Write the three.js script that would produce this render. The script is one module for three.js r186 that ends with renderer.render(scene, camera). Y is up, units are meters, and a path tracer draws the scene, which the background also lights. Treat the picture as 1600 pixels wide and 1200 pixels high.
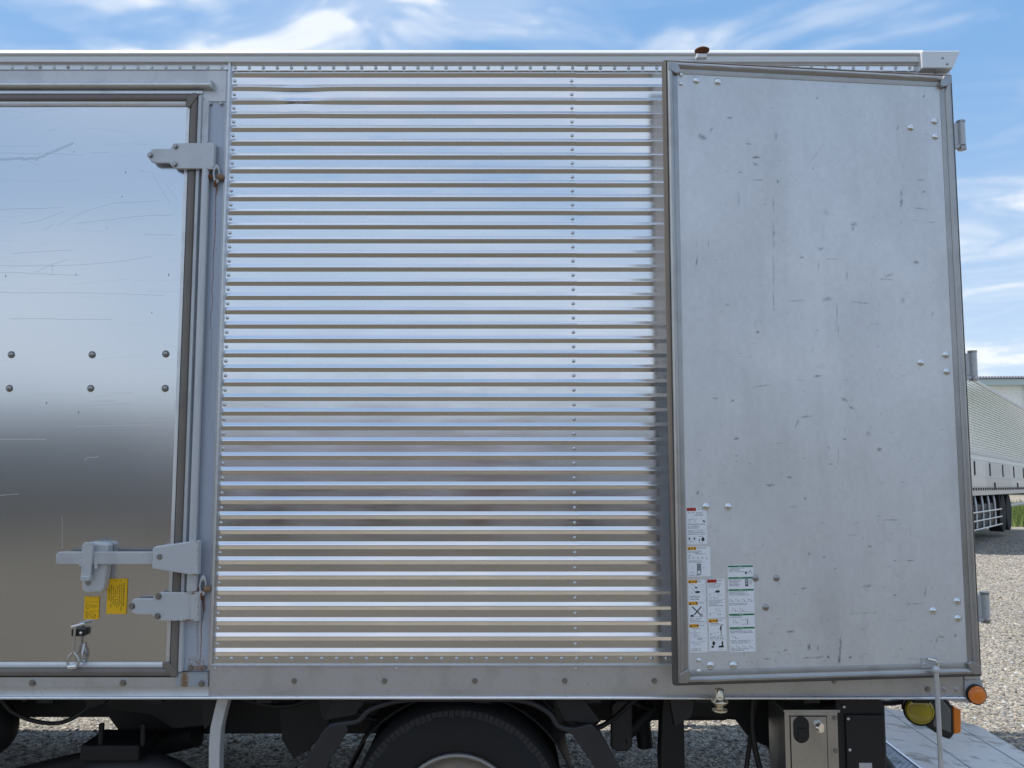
import * as THREE from 'three';
import { mergeGeometries, toCreasedNormals, mergeVertices } from 'three/addons/utils/BufferGeometryUtils.js';
import { RoundedBoxGeometry } from 'three/addons/geometries/RoundedBoxGeometry.js';

// ---------------------------------------------------------------- camera, sky, sun, exposure
const scene = new THREE.Scene();
const camera = new THREE.PerspectiveCamera(2 * Math.atan(600 / 1230) * 180 / Math.PI, 4 / 3, 0.05, 600);
camera.position.set(0, 1.82, 3.05);
camera.rotation.set(4.95 * Math.PI / 180, 0, 0);
scene.add(camera);

const renderer = new THREE.WebGLRenderer({ antialias: true });
renderer.toneMapping = THREE.LinearToneMapping;
renderer.toneMappingExposure = 1.1;
renderer.shadowMap.enabled = true;

const SUN = new THREE.Vector3(-0.44, 0.88, -0.06).normalize();
const sun = new THREE.DirectionalLight(new THREE.Color().setRGB(1.0, 0.95, 0.87), 4.8);
sun.position.copy(SUN).multiplyScalar(40);
sun.castShadow = true;
sun.shadow.mapSize.set(4096, 4096);
Object.assign(sun.shadow.camera, { left: -30, right: 30, top: 30, bottom: -30, near: 1, far: 120 });
scene.add(sun, sun.target);

// seeded randomness and smooth noise
function rng(seed) { let s = seed >>> 0; return () => { s = (s + 0x6D2B79F5) >>> 0; let t = s; t = Math.imul(t ^ (t >>> 15), t | 1); t ^= t + Math.imul(t ^ (t >>> 7), t | 61); return ((t ^ (t >>> 14)) >>> 0) / 4294967296; }; }
function hash(x, y, s) { let h = Math.imul(x, 374761393) ^ Math.imul(y, 668265263) ^ Math.imul(s, 2147483647); h = Math.imul(h ^ (h >>> 13), 1274126177); h ^= h >>> 16; return (h >>> 0) / 4294967296; }
function vnoise(x, y, s = 0, px = 0, py = 0) {
  const xi = Math.floor(x), yi = Math.floor(y), fx = x - xi, fy = y - yi;
  const u = fx * fx * fx * (fx * (fx * 6 - 15) + 10), v = fy * fy * fy * (fy * (fy * 6 - 15) + 10);
  const wx = (a) => px ? ((a % px) + px) % px : a, wy = (a) => py ? ((a % py) + py) % py : a;
  const x0 = wx(xi), x1 = wx(xi + 1), y0 = wy(yi), y1 = wy(yi + 1);
  const a = hash(x0, y0, s), b = hash(x1, y0, s), c = hash(x0, y1, s), d = hash(x1, y1, s);
  return a + (b - a) * u + (c - a) * v + (a - b - c + d) * u * v;
}
function fbm(x, y, oct, s = 0) { let t = 0, a = 0.5, n = 0; for (let i = 0; i < oct; i++) { t += a * vnoise(x, y, s + i * 17); n += a; x = x * 2.03 + 11.3; y = y * 2.03 + 5.7; a *= 0.5; } return t / n; }
const clamp = (v, a = 0, b = 1) => Math.min(b, Math.max(a, v));
const smooth = (a, b, v) => { const t = clamp((v - a) / (b - a)); return t * t * (3 - 2 * t); };

// the sky: clear blue air with thin streaky high cloud, whiter towards the horizon
function makeSky(W, Hh) {
  const data = new Float32Array(W * Hh * 4);
  const zen = [0.17, 0.345, 0.65], mid = [0.18, 0.385, 0.71], hor = [0.64, 0.78, 0.93], cl = [0.95, 0.965, 0.98];
  for (let j = 0; j < Hh; j++) {
    const el = ((j + 0.5) / Hh - 0.5) * Math.PI, y = Math.sin(el), ce = Math.cos(el);
    for (let i = 0; i < W; i++) {
      const az = ((i + 0.5) / W - 0.5) * 2 * Math.PI, k = (j * W + i) * 4;
      const x = ce * Math.cos(az), z = ce * Math.sin(az), yy = Math.max(y, 0);
      let c;
      const t1 = smooth(0, 0.5, yy), t2 = smooth(0.3, 1, yy);
      c = [0, 1, 2].map((q) => { const a = hor[q] + (mid[q] - hor[q]) * Math.pow(t1, 0.62); return a + (zen[q] - a) * t2; });
      if (yy > 0) {
        const d = yy + 0.11, px = x / d + 0.45, pz = z / d;
        const wx = fbm(px * 1.1 + 3, pz * 1.1, 4, 5) - 0.5, wz = fbm(px * 1.1, pz * 1.1 + 9, 4, 9) - 0.5;
        const big = fbm(px * 0.8 + 6.1 + wx * 0.8, pz * 1.3 + 2.4 + wz * 0.8, 4, 21);
        const str = fbm(px * 1.6 + pz * 0.5 + wx * 1.9, pz * 4.2 - px * 1.3 + wz * 1.9 + 7, 5, 33);
        const fine = fbm(px * 9 + wx * 8, pz * 13 - px * 3 + wz * 8, 6, 55);
        let m = smooth(0.42, 0.66, big * 0.55 + str * 0.5 - 0.025) * (0.34 + 1.0 * smooth(0.25, 0.75, fine)) + 0.12 * smooth(0.4, 0.8, fine);
        m = 0.74 * clamp(m);
        for (let q = 0; q < 3; q++) c[q] += (cl[q] - c[q]) * m;
        // air and thin cloud scatter more light near the sun
        const ang = Math.acos(clamp(x * SUN.x + y * SUN.y + z * SUN.z, -1, 1)), glow = 0.9 * Math.exp(-ang / 0.16) + 0.32 * Math.exp(-ang / 0.55);
        for (let q = 0; q < 3; q++) c[q] += glow * (0.75 + 0.5 * m) * [1, 0.98, 0.94][q];
      }
      data[k] = c[0]; data[k + 1] = c[1]; data[k + 2] = c[2]; data[k + 3] = 1;
    }
  }
  const t = new THREE.DataTexture(data, W, Hh, THREE.RGBAFormat, THREE.FloatType);
  t.mapping = THREE.EquirectangularReflectionMapping; t.magFilter = THREE.LinearFilter; t.minFilter = THREE.LinearFilter; t.needsUpdate = true;
  return t;
}
const skyTex = makeSky(3072, 1536);
scene.background = skyTex;
scene.environment = skyTex;

// ---------------------------------------------------------------- helpers
const taken = {};
function numbered(n) { if (!(n in taken)) { taken[n] = 0; return n; } taken[n]++; return `${n}_${String(taken[n]).padStart(3, '0')}`; }
function mesh(name, geo, mat, parent) {
  const m = new THREE.Mesh(geo, mat); m.name = parent ? name : numbered(name);
  m.castShadow = m.receiveShadow = true; (parent ?? scene).add(m); return m;
}
function thing(name, label, category, group) {
  const g = new THREE.Group(); g.name = numbered(name); g.userData = { label, category }; if (group) g.userData.group = group; scene.add(g); return g;
}
function part(name, parent) { const g = new THREE.Group(); g.name = name; parent.add(g); return g; }
const prep = (g) => { const h = g.index ? g.toNonIndexed() : g; for (const k of Object.keys(h.attributes)) if (!['position', 'normal', 'uv'].includes(k)) h.deleteAttribute(k); return h; };
const join = (list) => mergeGeometries(list.map(prep));
const bx = (x0, x1, y0, y1, z0, z1) => new THREE.BoxGeometry(x1 - x0, y1 - y0, z1 - z0).translate((x0 + x1) / 2, (y0 + y1) / 2, (z0 + z1) / 2);
const rb = (x0, x1, y0, y1, z0, z1, r = 0.003, s = 2) => new RoundedBoxGeometry(x1 - x0, y1 - y0, z1 - z0, s, r).translate((x0 + x1) / 2, (y0 + y1) / 2, (z0 + z1) / 2);
// a profile of [z, y] pairs drawn out along x; one of [x, z] pairs drawn out along y; one of [x, y] pairs with thickness along z
const shape = (pts) => new THREE.Shape(pts.map((p) => new THREE.Vector2(p[0], p[1])));
const alongX = (pts, x0, x1) => toCreasedNormals(new THREE.ExtrudeGeometry(shape(pts.map(([z, y]) => [-z, y])), { depth: x1 - x0, bevelEnabled: false }).rotateY(Math.PI / 2).translate(x0, 0, 0), 0.6);
const alongY = (pts, y0, y1) => toCreasedNormals(new THREE.ExtrudeGeometry(shape(pts.map(([x, z]) => [x, -z])), { depth: y1 - y0, bevelEnabled: false }).rotateX(-Math.PI / 2).translate(0, y0, 0), 0.6);
function plate(pts, z0, z1, bevel = 0.002, holes = []) {
  const s = Array.isArray(pts) ? shape(pts) : pts; for (const h of holes) s.holes.push(h);
  return new THREE.ExtrudeGeometry(s, { depth: z1 - z0 - 2 * bevel, bevelEnabled: bevel > 0, bevelThickness: bevel, bevelSize: bevel, bevelOffset: -bevel, bevelSegments: 2, curveSegments: 20 }).translate(0, 0, z0 + bevel);
}
const circle = (x, y, r) => { const p = new THREE.Path(); p.absarc(x, y, r, 0, 7); return p; };
function bar(a, b, r, seg = 12) {
  const A = new THREE.Vector3(...a), B = new THREE.Vector3(...b), d = B.clone().sub(A);
  return new THREE.CylinderGeometry(r, r, d.length(), seg).applyQuaternion(new THREE.Quaternion().setFromUnitVectors(new THREE.Vector3(0, 1, 0), d.clone().normalize())).translate(...A.add(B).multiplyScalar(0.5).toArray());
}
const tube = (pts, r, n = 40, seg = 8, tension = 0.5) => new THREE.TubeGeometry(new THREE.CatmullRomCurve3(pts.map((p) => new THREE.Vector3(...p)), false, 'catmullrom', tension), n, r, seg);
// uv in metres taken from the two axes a face spans
function uvm(g0, k = 1) {
  const g = g0.index ? g0.toNonIndexed() : g0, p = g.attributes.position, n = g.attributes.normal, uv = new Float32Array(p.count * 2);
  for (let i = 0; i < p.count; i++) {
    const ax = Math.abs(n.getX(i)), ay = Math.abs(n.getY(i)), az = Math.abs(n.getZ(i));
    if (az >= ax && az >= ay) { uv[2 * i] = p.getX(i) * k; uv[2 * i + 1] = p.getY(i) * k; } else if (ay >= ax) { uv[2 * i] = p.getX(i) * k; uv[2 * i + 1] = p.getZ(i) * k; } else { uv[2 * i] = p.getZ(i) * k; uv[2 * i + 1] = p.getY(i) * k; }
  }
  g.setAttribute('uv', new THREE.BufferAttribute(uv, 2)); return g;
}
function dataTex(W, Hh, fn, srgb, rx = 1, ry = 1) {
  const d = new Uint8Array(W * Hh * 4);
  for (let j = 0; j < Hh; j++) for (let i = 0; i < W; i++) { const c = fn(i / W, j / Hh, i, j), k = (j * W + i) * 4; const a = Array.isArray(c) ? c : [c, c, c]; for (let q = 0; q < 3; q++) d[k + q] = clamp(a[q]) * 255; d[k + 3] = 255; }
  const t = new THREE.DataTexture(d, W, Hh); t.wrapS = t.wrapT = THREE.RepeatWrapping; t.magFilter = t.minFilter = THREE.LinearFilter; t.repeat.set(rx, ry);
  if (srgb) t.colorSpace = THREE.SRGBColorSpace; t.needsUpdate = true; return t;
}
function canvasTex(W, Hh, draw, srgb = true) {
  const c = document.createElement('canvas'); c.width = W; c.height = Hh; const g = c.getContext('2d'); draw(g, W, Hh);
  const t = new THREE.CanvasTexture(c); if (srgb) t.colorSpace = THREE.SRGBColorSpace; t.magFilter = THREE.LinearFilter; return t;
}
function tileNoise(u, v, n, s, oct = 4, my = 1) { let t = 0, a = 0.5, m = 0, f = n; for (let i = 0; i < oct; i++) { t += a * vnoise(u * f, v * f * my, s + i * 7, f, Math.round(f * my)); m += a; a *= 0.5; f *= 2; } return t / m; }

// ---------------------------------------------------------------- materials
const rgb = (r, g, b) => new THREE.Color().setRGB(r, g, b);
const std = (color, roughness, metalness = 0, extra = {}) => new THREE.MeshStandardMaterial({ color, roughness, metalness, ...extra });
const waveTex = dataTex(512, 512, (u, v) => tileNoise(u, v, 4, 3, 3, 4) * 0.75 + tileNoise(u, v, 3, 13, 2, 1) * 0.25, false, 0.7, 0.7);
const smudgeTex = dataTex(512, 512, (u, v) => { const a = tileNoise(u, v, 6, 31, 5), b = tileNoise(u, v, 4, 41, 4, 16); return 0.72 + 0.4 * (a - 0.5) + 0.3 * (b - 0.5); }, false, 1.3, 1.3);
const brushTex = dataTex(512, 512, (u, v) => 0.8 + 0.18 * (tileNoise(u, v, 5, 61, 5) - 0.5) + 0.16 * (tileNoise(u, v, 2, 71, 4, 64) - 0.5), false, 1.7, 1.7);
const grimeTex = dataTex(512, 512, (u, v) => { const a = tileNoise(u, v, 8, 81, 5), b = tileNoise(u, v, 40, 91, 3); const t = 0.975 - 0.05 * smooth(0.45, 0.8, a) - 0.035 * smooth(0.62, 0.85, b); return [t, t * 0.996, t * 0.99]; }, true, 1.5, 1.5);
const M = {
  mirror: std(rgb(0.77, 0.775, 0.79), 0.25, 1, { bumpMap: waveTex, bumpScale: 0.0007, roughnessMap: smudgeTex }),
  sheet: null,
  satin: std(rgb(0.69, 0.7, 0.715), 0.5, 0.85, { roughnessMap: brushTex, map: grimeTex }),
  band: std(rgb(0.6, 0.605, 0.615), 0.5, 0.6, { roughnessMap: brushTex, map: grimeTex }),
  bright: std(rgb(0.8, 0.81, 0.83), 0.32, 1, { roughnessMap: brushTex }),
  paint: std(rgb(0.575, 0.595, 0.62), 0.42, 0.2, { map: grimeTex, roughnessMap: brushTex }),
  white: std(rgb(0.74, 0.75, 0.76), 0.38, 0.1, { roughnessMap: brushTex }),
  rubber: std(rgb(0.19, 0.168, 0.148), 0.5, 0, { map: grimeTex, roughnessMap: brushTex }),
  gasket: std(rgb(0.1, 0.09, 0.08), 0.6, 0, { map: grimeTex }),
  frame: std(rgb(0.44, 0.435, 0.43), 0.42, 0.75, { map: grimeTex, roughnessMap: brushTex }),
  rivet: std(rgb(0.62, 0.63, 0.65), 0.32, 1),
  bolt: std(rgb(0.35, 0.34, 0.33), 0.35, 1),
  dome: std(rgb(0.72, 0.73, 0.74), 0.25, 1),
  black: std(rgb(0.01, 0.0105, 0.012), 0.5),
  chassis: std(rgb(0.009, 0.0095, 0.011), 0.62, 0, { map: grimeTex }),
  stay: std(rgb(0.02, 0.021, 0.026), 0.5, 0, { map: grimeTex }),
  rust: std(rgb(0.16, 0.062, 0.026), 0.9, 0, { map: grimeTex }),
  oxide: std(rgb(0.32, 0.2, 0.13), 0.8, 0.2, { map: grimeTex }),
  brass: std(rgb(0.62, 0.52, 0.38), 0.35, 1, { roughnessMap: smudgeTex }),
  tyre: std(rgb(0.011, 0.0115, 0.013), 0.85, 0, { map: grimeTex }),
  dust: std(rgb(0.035, 0.035, 0.036), 0.95, 0, { map: grimeTex }),
  rim: std(rgb(0.36, 0.35, 0.34), 0.5, 0.6, { map: grimeTex }),
  steel: std(rgb(0.6, 0.595, 0.585), 0.42, 1, { map: grimeTex, roughnessMap: brushTex }),
  chrome: std(rgb(0.78, 0.76, 0.73), 0.18, 1),
  amber: new THREE.MeshPhysicalMaterial({ color: rgb(0.78, 0.2, 0.012), roughness: 0.2, clearcoat: 1, clearcoatRoughness: 0.08 }),
  yellow: new THREE.MeshPhysicalMaterial({ color: rgb(0.42, 0.33, 0.01), roughness: 0.18, clearcoat: 1, clearcoatRoughness: 0.06 }),
  greylens: new THREE.MeshPhysicalMaterial({ color: rgb(0.12, 0.13, 0.13), roughness: 0.3, clearcoat: 0.6 }),
};

// ---------------------------------------------------------------- ground
const groundHeight = (x, z) => -0.9 * smooth(8, 34, -z + 0.25 * (x - 8)) * smooth(2, 10, x);
{
  const N = 220, g = new THREE.PlaneGeometry(300, 300, N, N).rotateX(-Math.PI / 2), p = g.attributes.position, col = new Float32Array(p.count * 3);
  for (let i = 0; i < p.count; i++) {
    // finer cells near the truck
    const w = (t) => Math.sign(t) * Math.pow(Math.abs(t) / 150, 1.7) * 150, x = w(p.getX(i)), z = w(p.getZ(i));
    p.setXYZ(i, x, groundHeight(x, z), z);
    const t = 0.86 + 0.5 * (fbm(x * 0.9, z * 0.6, 4, 3) - 0.5) + 0.2 * (fbm(x * 0.07, z * 0.07, 3, 9) - 0.5);
    // across the lane in front of the truck the gravel gives way to trodden brown earth
    const e = smooth(0.44, 0.56, fbm(x * 0.35, z * 0.35, 3, 15) * 0.5 + 0.5 * smooth(0.3, 1.4, z)), k = 0.92 * t * (1 - 0.62 * e);
    col.set([k * 1.06, k * (1 - 0.02 * e), k * (0.93 - 0.08 * e)], i * 3);
  }
  const uv = g.attributes.uv; for (let i = 0; i < p.count; i++) uv.setXY(i, p.getX(i), p.getZ(i));
  g.setAttribute('color', new THREE.BufferAttribute(col, 3)); g.computeVertexNormals();
  // cells of a jittered grid read as packed stones
  const pebbles = (n, s) => (u, v) => {
    let d1 = 9, d2 = 9, id = 0; const x = u * n, y = v * n, xi = Math.floor(x), yi = Math.floor(y);
    for (let a = -1; a <= 1; a++) for (let b = -1; b <= 1; b++) { const cx = ((xi + a) % n + n) % n, cy = ((yi + b) % n + n) % n, ox = xi + a + hash(cx, cy, s), oy = yi + b + hash(cx, cy, s + 1), d = Math.hypot(x - ox, y - oy); if (d < d1) { d2 = d1; d1 = d; id = hash(cx, cy, s + 2); } else if (d < d2) d2 = d; }
    return [clamp((d2 - d1) * 1.6), id];
  };
  const pb = pebbles(72, 5), S = 1024, hgt = new Float32Array(S * S), ids = new Float32Array(S * S);
  for (let j = 0; j < S; j++) for (let i = 0; i < S; i++) { const [h, id] = pb(i / S, j / S); hgt[j * S + i] = h; ids[j * S + i] = id; }
  const cm = dataTex(S, S, (u, v, i, j) => { const id = ids[j * S + i], n = tileNoise(u, v, 60, 11, 3), t = 0.6 + 0.42 * (id - 0.5) + 0.25 * (n - 0.5), w = 0.03 * (hash(Math.floor(id * 9999), 3, 3) - 0.4); return [t + w + 0.014, t + 0.002, t - w - 0.03]; }, true, 1, 1);
  const bm = dataTex(S, S, (u, v, i, j) => 0.15 + 0.7 * Math.sqrt(hgt[j * S + i]) * (0.5 + 0.5 * ids[j * S + i]) + 0.15 * tileNoise(u, v, 90, 17, 2), false, 1, 1);
  const gm = std(rgb(1, 1, 1), 0.95, 0, { map: cm, bumpMap: bm, bumpScale: 0.012, vertexColors: true });
  const m = mesh('ground', g, gm); m.userData.kind = 'structure';
}
{ // loose stones on the gravel, where the camera can see it
  const r = rng(77), stones = [];
  const put = (x, z, s) => stones.push([x, z, s]);
  for (let i = 0; i < 70000; i++) { const d = 4 + 15 * Math.pow(r(), 1.5), k = 0.42 + 0.42 * r(); put(d * k, 3.05 - d, 0.0035 + 0.010 * Math.pow(r(), 4) + d * 0.0003); }
  for (let i = 0; i < 22000; i++) put(-3.6 + 6 * r(), -4.8 + 4.3 * r(), 0.005 + 0.012 * Math.pow(r(), 3));
  const g = new THREE.IcosahedronGeometry(1, 0), p = g.attributes.position; for (let i = 0; i < p.count; i++) { const q = new THREE.Vector3().fromBufferAttribute(p, i), k = 0.72 + 0.5 * hash(Math.round(q.x * 50) + 99, Math.round(q.y * 50) + 77, Math.round(q.z * 50) + 55); p.setXYZ(i, q.x * k * 1.15, q.y * k * 0.7, q.z * k); } g.computeVertexNormals();
  const im = new THREE.InstancedMesh(g, std(rgb(1, 1, 1), 0.93), stones.length), M4 = new THREE.Matrix4(), Q = new THREE.Quaternion(), E = new THREE.Euler(), C = new THREE.Color();
  stones.forEach(([x, z, s], i) => { Q.setFromEuler(E.set(r() * 0.8 - 0.4, r() * 6.3, r() * 0.8 - 0.4)); M4.compose(new THREE.Vector3(x, groundHeight(x, z) + s * 0.12, z), Q, new THREE.Vector3(s * (0.7 + 0.6 * r()), s * (0.7 + 0.5 * r()), s * (0.7 + 0.6 * r()))); im.setMatrixAt(i, M4); const t = 0.12 + 0.36 * r() * r() + 0.08 * r(), w = (r() - 0.15) * 0.22; im.setColorAt(i, C.setRGB(t * (1 + w), t, t * (1 - w * 1.2))); });
  im.name = numbered('gravel'); im.castShadow = im.receiveShadow = true; im.userData = { kind: 'stuff', label: 'loose grey and beige gravel stones scattered over the yard', category: 'gravel' }; scene.add(im);
}

// ================================================================ the truck
const truck = thing('box_truck', 'silver aluminium box truck with ribbed side and opened rear door, filling the picture', 'truck');
const domeGeo = (r, h, seg = 14) => { const pts = []; for (let i = 0; i <= 5; i++) { const a = i / 5 * Math.PI / 2; pts.push(new THREE.Vector2(Math.max(1e-5, r * Math.cos(a)), h * Math.sin(a))); } return new THREE.LatheGeometry(pts, seg).rotateX(Math.PI / 2); };
const rivetG = domeGeo(0.0072, 0.0042, 12), bigDomeG = domeGeo(0.0145, 0.008, 20), smallDomeG = domeGeo(0.0095, 0.006, 16);
const boltG = join([new THREE.CylinderGeometry(0.0125, 0.0125, 0.002, 20).rotateX(Math.PI / 2).translate(0, 0, 0.001), new THREE.CylinderGeometry(0.0085, 0.009, 0.008, 6).rotateX(Math.PI / 2).translate(0, 0, 0.006)]);
const dimpleBoltG = join([domeGeo(0.0105, 0.0075, 16), new THREE.TorusGeometry(0.0125, 0.002, 6, 20)]);
const rivetAt = (name, geo, mat, parent, x, y, z) => { const m = mesh(name, geo, mat, parent); m.position.set(x, y, z); return m; };

// --- corrugated side: two sheets, each with 41 pressed ribs
const RIB0 = 3.337, PITCH = 0.05668, RIBS = 41;
const ribProfile = [[0.0138, 0], [0.0130, 0.0004], [0.0070, 0.0043], [0.0021, 0.0075], [0.0009, 0.0080], [-0.0003, 0.0081], [-0.0016, 0.0078], [-0.0028, 0.0071], [-0.009, 0.0036], [-0.0150, 0.0003], [-0.0157, 0]];
function ribGeo(x0, x1, taperL, taperR, dent) {
  const xs = []; if (taperL) xs.push([x0, 0], [x0 + 0.005, 0.45], [x0 + 0.013, 1]); else xs.push([x0, 1]);
  const n = dent ? 90 : 6, a = xs[xs.length - 1][0], b = taperR ? x1 - 0.013 : x1;
  for (let i = 1; i <= n; i++) xs.push([a + (b - a) * i / n, 1]);
  if (taperR) xs.push([x1 - 0.005, 0.45], [x1, 0]);
  const P = ribProfile.length, pos = [], uv = [], idx = [];
  xs.forEach(([x, k]) => ribProfile.forEach(([y, z]) => { let yy = y, zz = z * (k || 0.02); if (k === 0) yy *= 0.9; if (dent) [yy, zz] = dent(x, yy, zz); pos.push(x, yy, zz); uv.push(x, yy); }));
  for (let i = 0; i < xs.length - 1; i++) for (let j = 0; j < P - 1; j++) { const q = i * P + j; idx.push(q, q + 1, q + P, q + 1, q + P + 1, q + P); }
  const g = new THREE.BufferGeometry(); g.setAttribute('position', new THREE.Float32BufferAttribute(pos, 3)); g.setAttribute('uv', new THREE.Float32BufferAttribute(uv, 2)); g.setIndex(idx); g.computeVertexNormals(); return g;
}
const gauss = (x, c, w) => Math.exp(-((x - c) / w) * ((x - c) / w));
const dents = {
  1: (x, y, z) => [y - 0.003 * gauss(x, -0.86, 0.12), z * (1 - 0.25 * gauss(x, -0.86, 0.12))],
  2: (x, y, z) => { const k = gauss(x, -0.85, 0.085), j = vnoise(x * 70, 3, 5) - 0.5; return [y * (1 - 0.18 * k), z * (1 - 0.55 * k) * (1 + 0.3 * k * j)]; },
  3: (x, y, z) => [y + 0.0012 * gauss(x, -0.84, 0.09), z],
};
function sheetGeo(x0, x1, dented) { // a flat sheet that is never quite flat
  const nx = Math.round((x1 - x0) / 0.02), ny = 240, g = new THREE.PlaneGeometry(x1 - x0, 3.374 - 1.02, nx, ny).translate((x0 + x1) / 2, (3.374 + 1.02) / 2, 0), p = g.attributes.position, uv = g.attributes.uv;
  for (let i = 0; i < p.count; i++) {
    const x = p.getX(i), y = p.getY(i); let z = 0;
    z += 0.0011 * (fbm(x * 2.4, y * 3.2, 3, 4) - 0.5);
    if (dented) { z -= 0.002 * gauss(x, -0.86, 0.085) * gauss(y, 3.252, 0.017); z -= 0.0009 * gauss(x, -0.88, 0.13) * gauss(y, 3.305, 0.022); }
    p.setZ(i, z); uv.setXY(i, x, y);
  }
  g.computeVertexNormals(); return g;
}
for (const [x0, x1, z, front] of [[-1.13, 0.2555, 0.0016, true], [0.235, 1.7, 0, false]]) {
  const sh = mesh('corrugated_sheet', sheetGeo(x0, x1, front), M.mirror, truck); sh.position.z = z;
  const plain = ribGeo(x0 + 0.004, x1 - (front ? 0 : 0.004), front, false);
  for (let k = 0; k < RIBS; k++) {
    const m = mesh('rib', front && dents[k] ? ribGeo(x0 + 0.004, x1, true, false, dents[k]) : plain, M.mirror, sh);
    m.position.set(0, RIB0 - k * PITCH, 0.0003);
  }
  const riv = (x, y) => rivetAt('rivet', rivetG, M.rivet, sh, x, y, 0.0003);
  if (front) { for (let k = 0; k < RIBS - 1; k++) { riv(-1.1145, RIB0 - k * PITCH - 0.0295); riv(0.24, RIB0 - k * PITCH - 0.0295); } }
  for (let x = front ? -1.1145 : 0.3002; x < (front ? 0.25 : 1.68); x += 0.0566) { riv(x, 3.3615); riv(x, 1.0435); }
}
// vertical strip between door bay and ribs
mesh('divider_strip', uvm(alongY([[-1.1395, -0.01], [-1.1395, 0.013], [-1.137, 0.0155], [-1.131, 0.0155], [-1.1285, 0.013], [-1.1285, 0.006], [-1.1285, -0.01]], 1.021, 3.379)), M.satin, truck);

// --- roof edge rail
const XL = -6.2, XR = 1.76;
{
  const railPts = [[-0.12, 3.372], [-0.12, 3.434], [0.004, 3.4335], [0.009, 3.4322], [0.0125, 3.43], [0.0255, 3.4165], [0.0275, 3.4135], [0.0282, 3.4105], [0.0275, 3.4075], [0.026, 3.4055]];
  railPts.push([0.018, 3.4045], [0.018, 3.389], [0.0205, 3.3875], [0.0205, 3.3795], [0.0185, 3.378], [0.0045, 3.378], [0.0045, 3.372]);
  const rail = mesh('roof_rail', uvm(alongX(railPts, XL, 1.652)), M.white, truck);
  mesh('rail_groove', uvm(bx(XL, 1.65, 3.386, 3.3875, 0.0185, 0.0212)), M.band, rail);
  const cap = mesh('end_cap', uvm(plate([[1.632, 3.343], [1.755, 3.343], [1.788, 3.411], [1.784, 3.416], [1.639, 3.416], [1.632, 3.41]], -0.12, 0.037, 0.004)), M.white, truck);
  rivetAt('screw', smallDomeG, M.bolt, cap, 1.716, 3.385, 0.036).scale.setScalar(0.6);
  rivetAt('screw', smallDomeG, M.bolt, cap, 1.733, 3.36, 0.036).scale.setScalar(0.6);
  mesh('roof_panel', uvm(bx(XL, 1.75, 3.425, 3.436, -2.285, -0.115)), M.white, truck);
  // lock bar fitting above the open door: rusty disc on a white foot
  const f = mesh('roof_fitting', join([new THREE.LatheGeometry([[0.0001, 0.012], [0.02, 0.012], [0.029, 0.006], [0.028, 0.001], [0.012, -0.006], [0.009, -0.016], [0.0001, -0.016]].map((q) => new THREE.Vector2(...q)), 24)]), M.rust, truck); f.position.set(0.748, 3.391, 0.075);
  const f2 = mesh('fitting_foot', join([rb(-0.024, 0.018, -0.03, -0.012, -0.012, 0.012, 0.004)]), M.white, f);
}
// --- the body's hidden shell
mesh('side_wall', uvm(bx(XL, 1.7, 1.0, 3.372, -0.07, -0.012)), M.satin, truck);
mesh('far_wall', uvm(bx(XL, 1.75, 0.9, 3.43, -2.36, -2.29)), M.satin, truck);
mesh('cargo_floor', uvm(bx(XL, 1.73, 0.93, 1.02, -2.29, -0.075)), M.satin, truck);
mesh('front_wall', uvm(bx(XL, XL + 0.06, 1.02, 3.43, -2.29, -0.075)), M.satin, truck);
mesh('rear_post', uvm(bx(1.702, 1.762, 0.968, 3.372, -0.09, 0.004)), M.satin, truck);

// --- door bay header, from the roof rail down
const BL = -3.3;
{
  const hs = mesh('header_strip', uvm(bx(BL, -1.1405, 3.3525, 3.371, -0.005, 0.006)), M.satin, truck);
  for (let i = 0, x = -1.167; x > BL; x -= 0.0562, i++) rivetAt('rivet', rivetG, i % 11 === 2 || i % 11 === 0 && i > 0 ? M.bolt : M.rivet, hs, x, 3.362, 0.006);
  mesh('header_band', uvm(bx(BL, -1.1485, 3.222, 3.352, -0.012, 0.002)), M.band, truck);
  const gut = []; for (let i = 0; i <= 10; i++) { const a = Math.PI / 2 - i / 10 * Math.PI; gut.push([0.018 + 0.011 * Math.cos(a), 3.281 + 0.011 * Math.sin(a)]); }
  const gt = mesh('drip_gutter', uvm(alongX([[0.0, 3.294], ...gut, [0.004, 3.2665], [0.0, 3.2665]], BL, -1.2)), M.satin, truck);
  mesh('gutter_end', rb(-1.202, -1.196, 3.266, 3.298, 0.0, 0.032, 0.002), M.paint, gt);
  mesh('door_head_strip', uvm(bx(BL, -1.24, 3.2515, 3.263, -0.004, 0.0085)), M.satin, truck);
}
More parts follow.
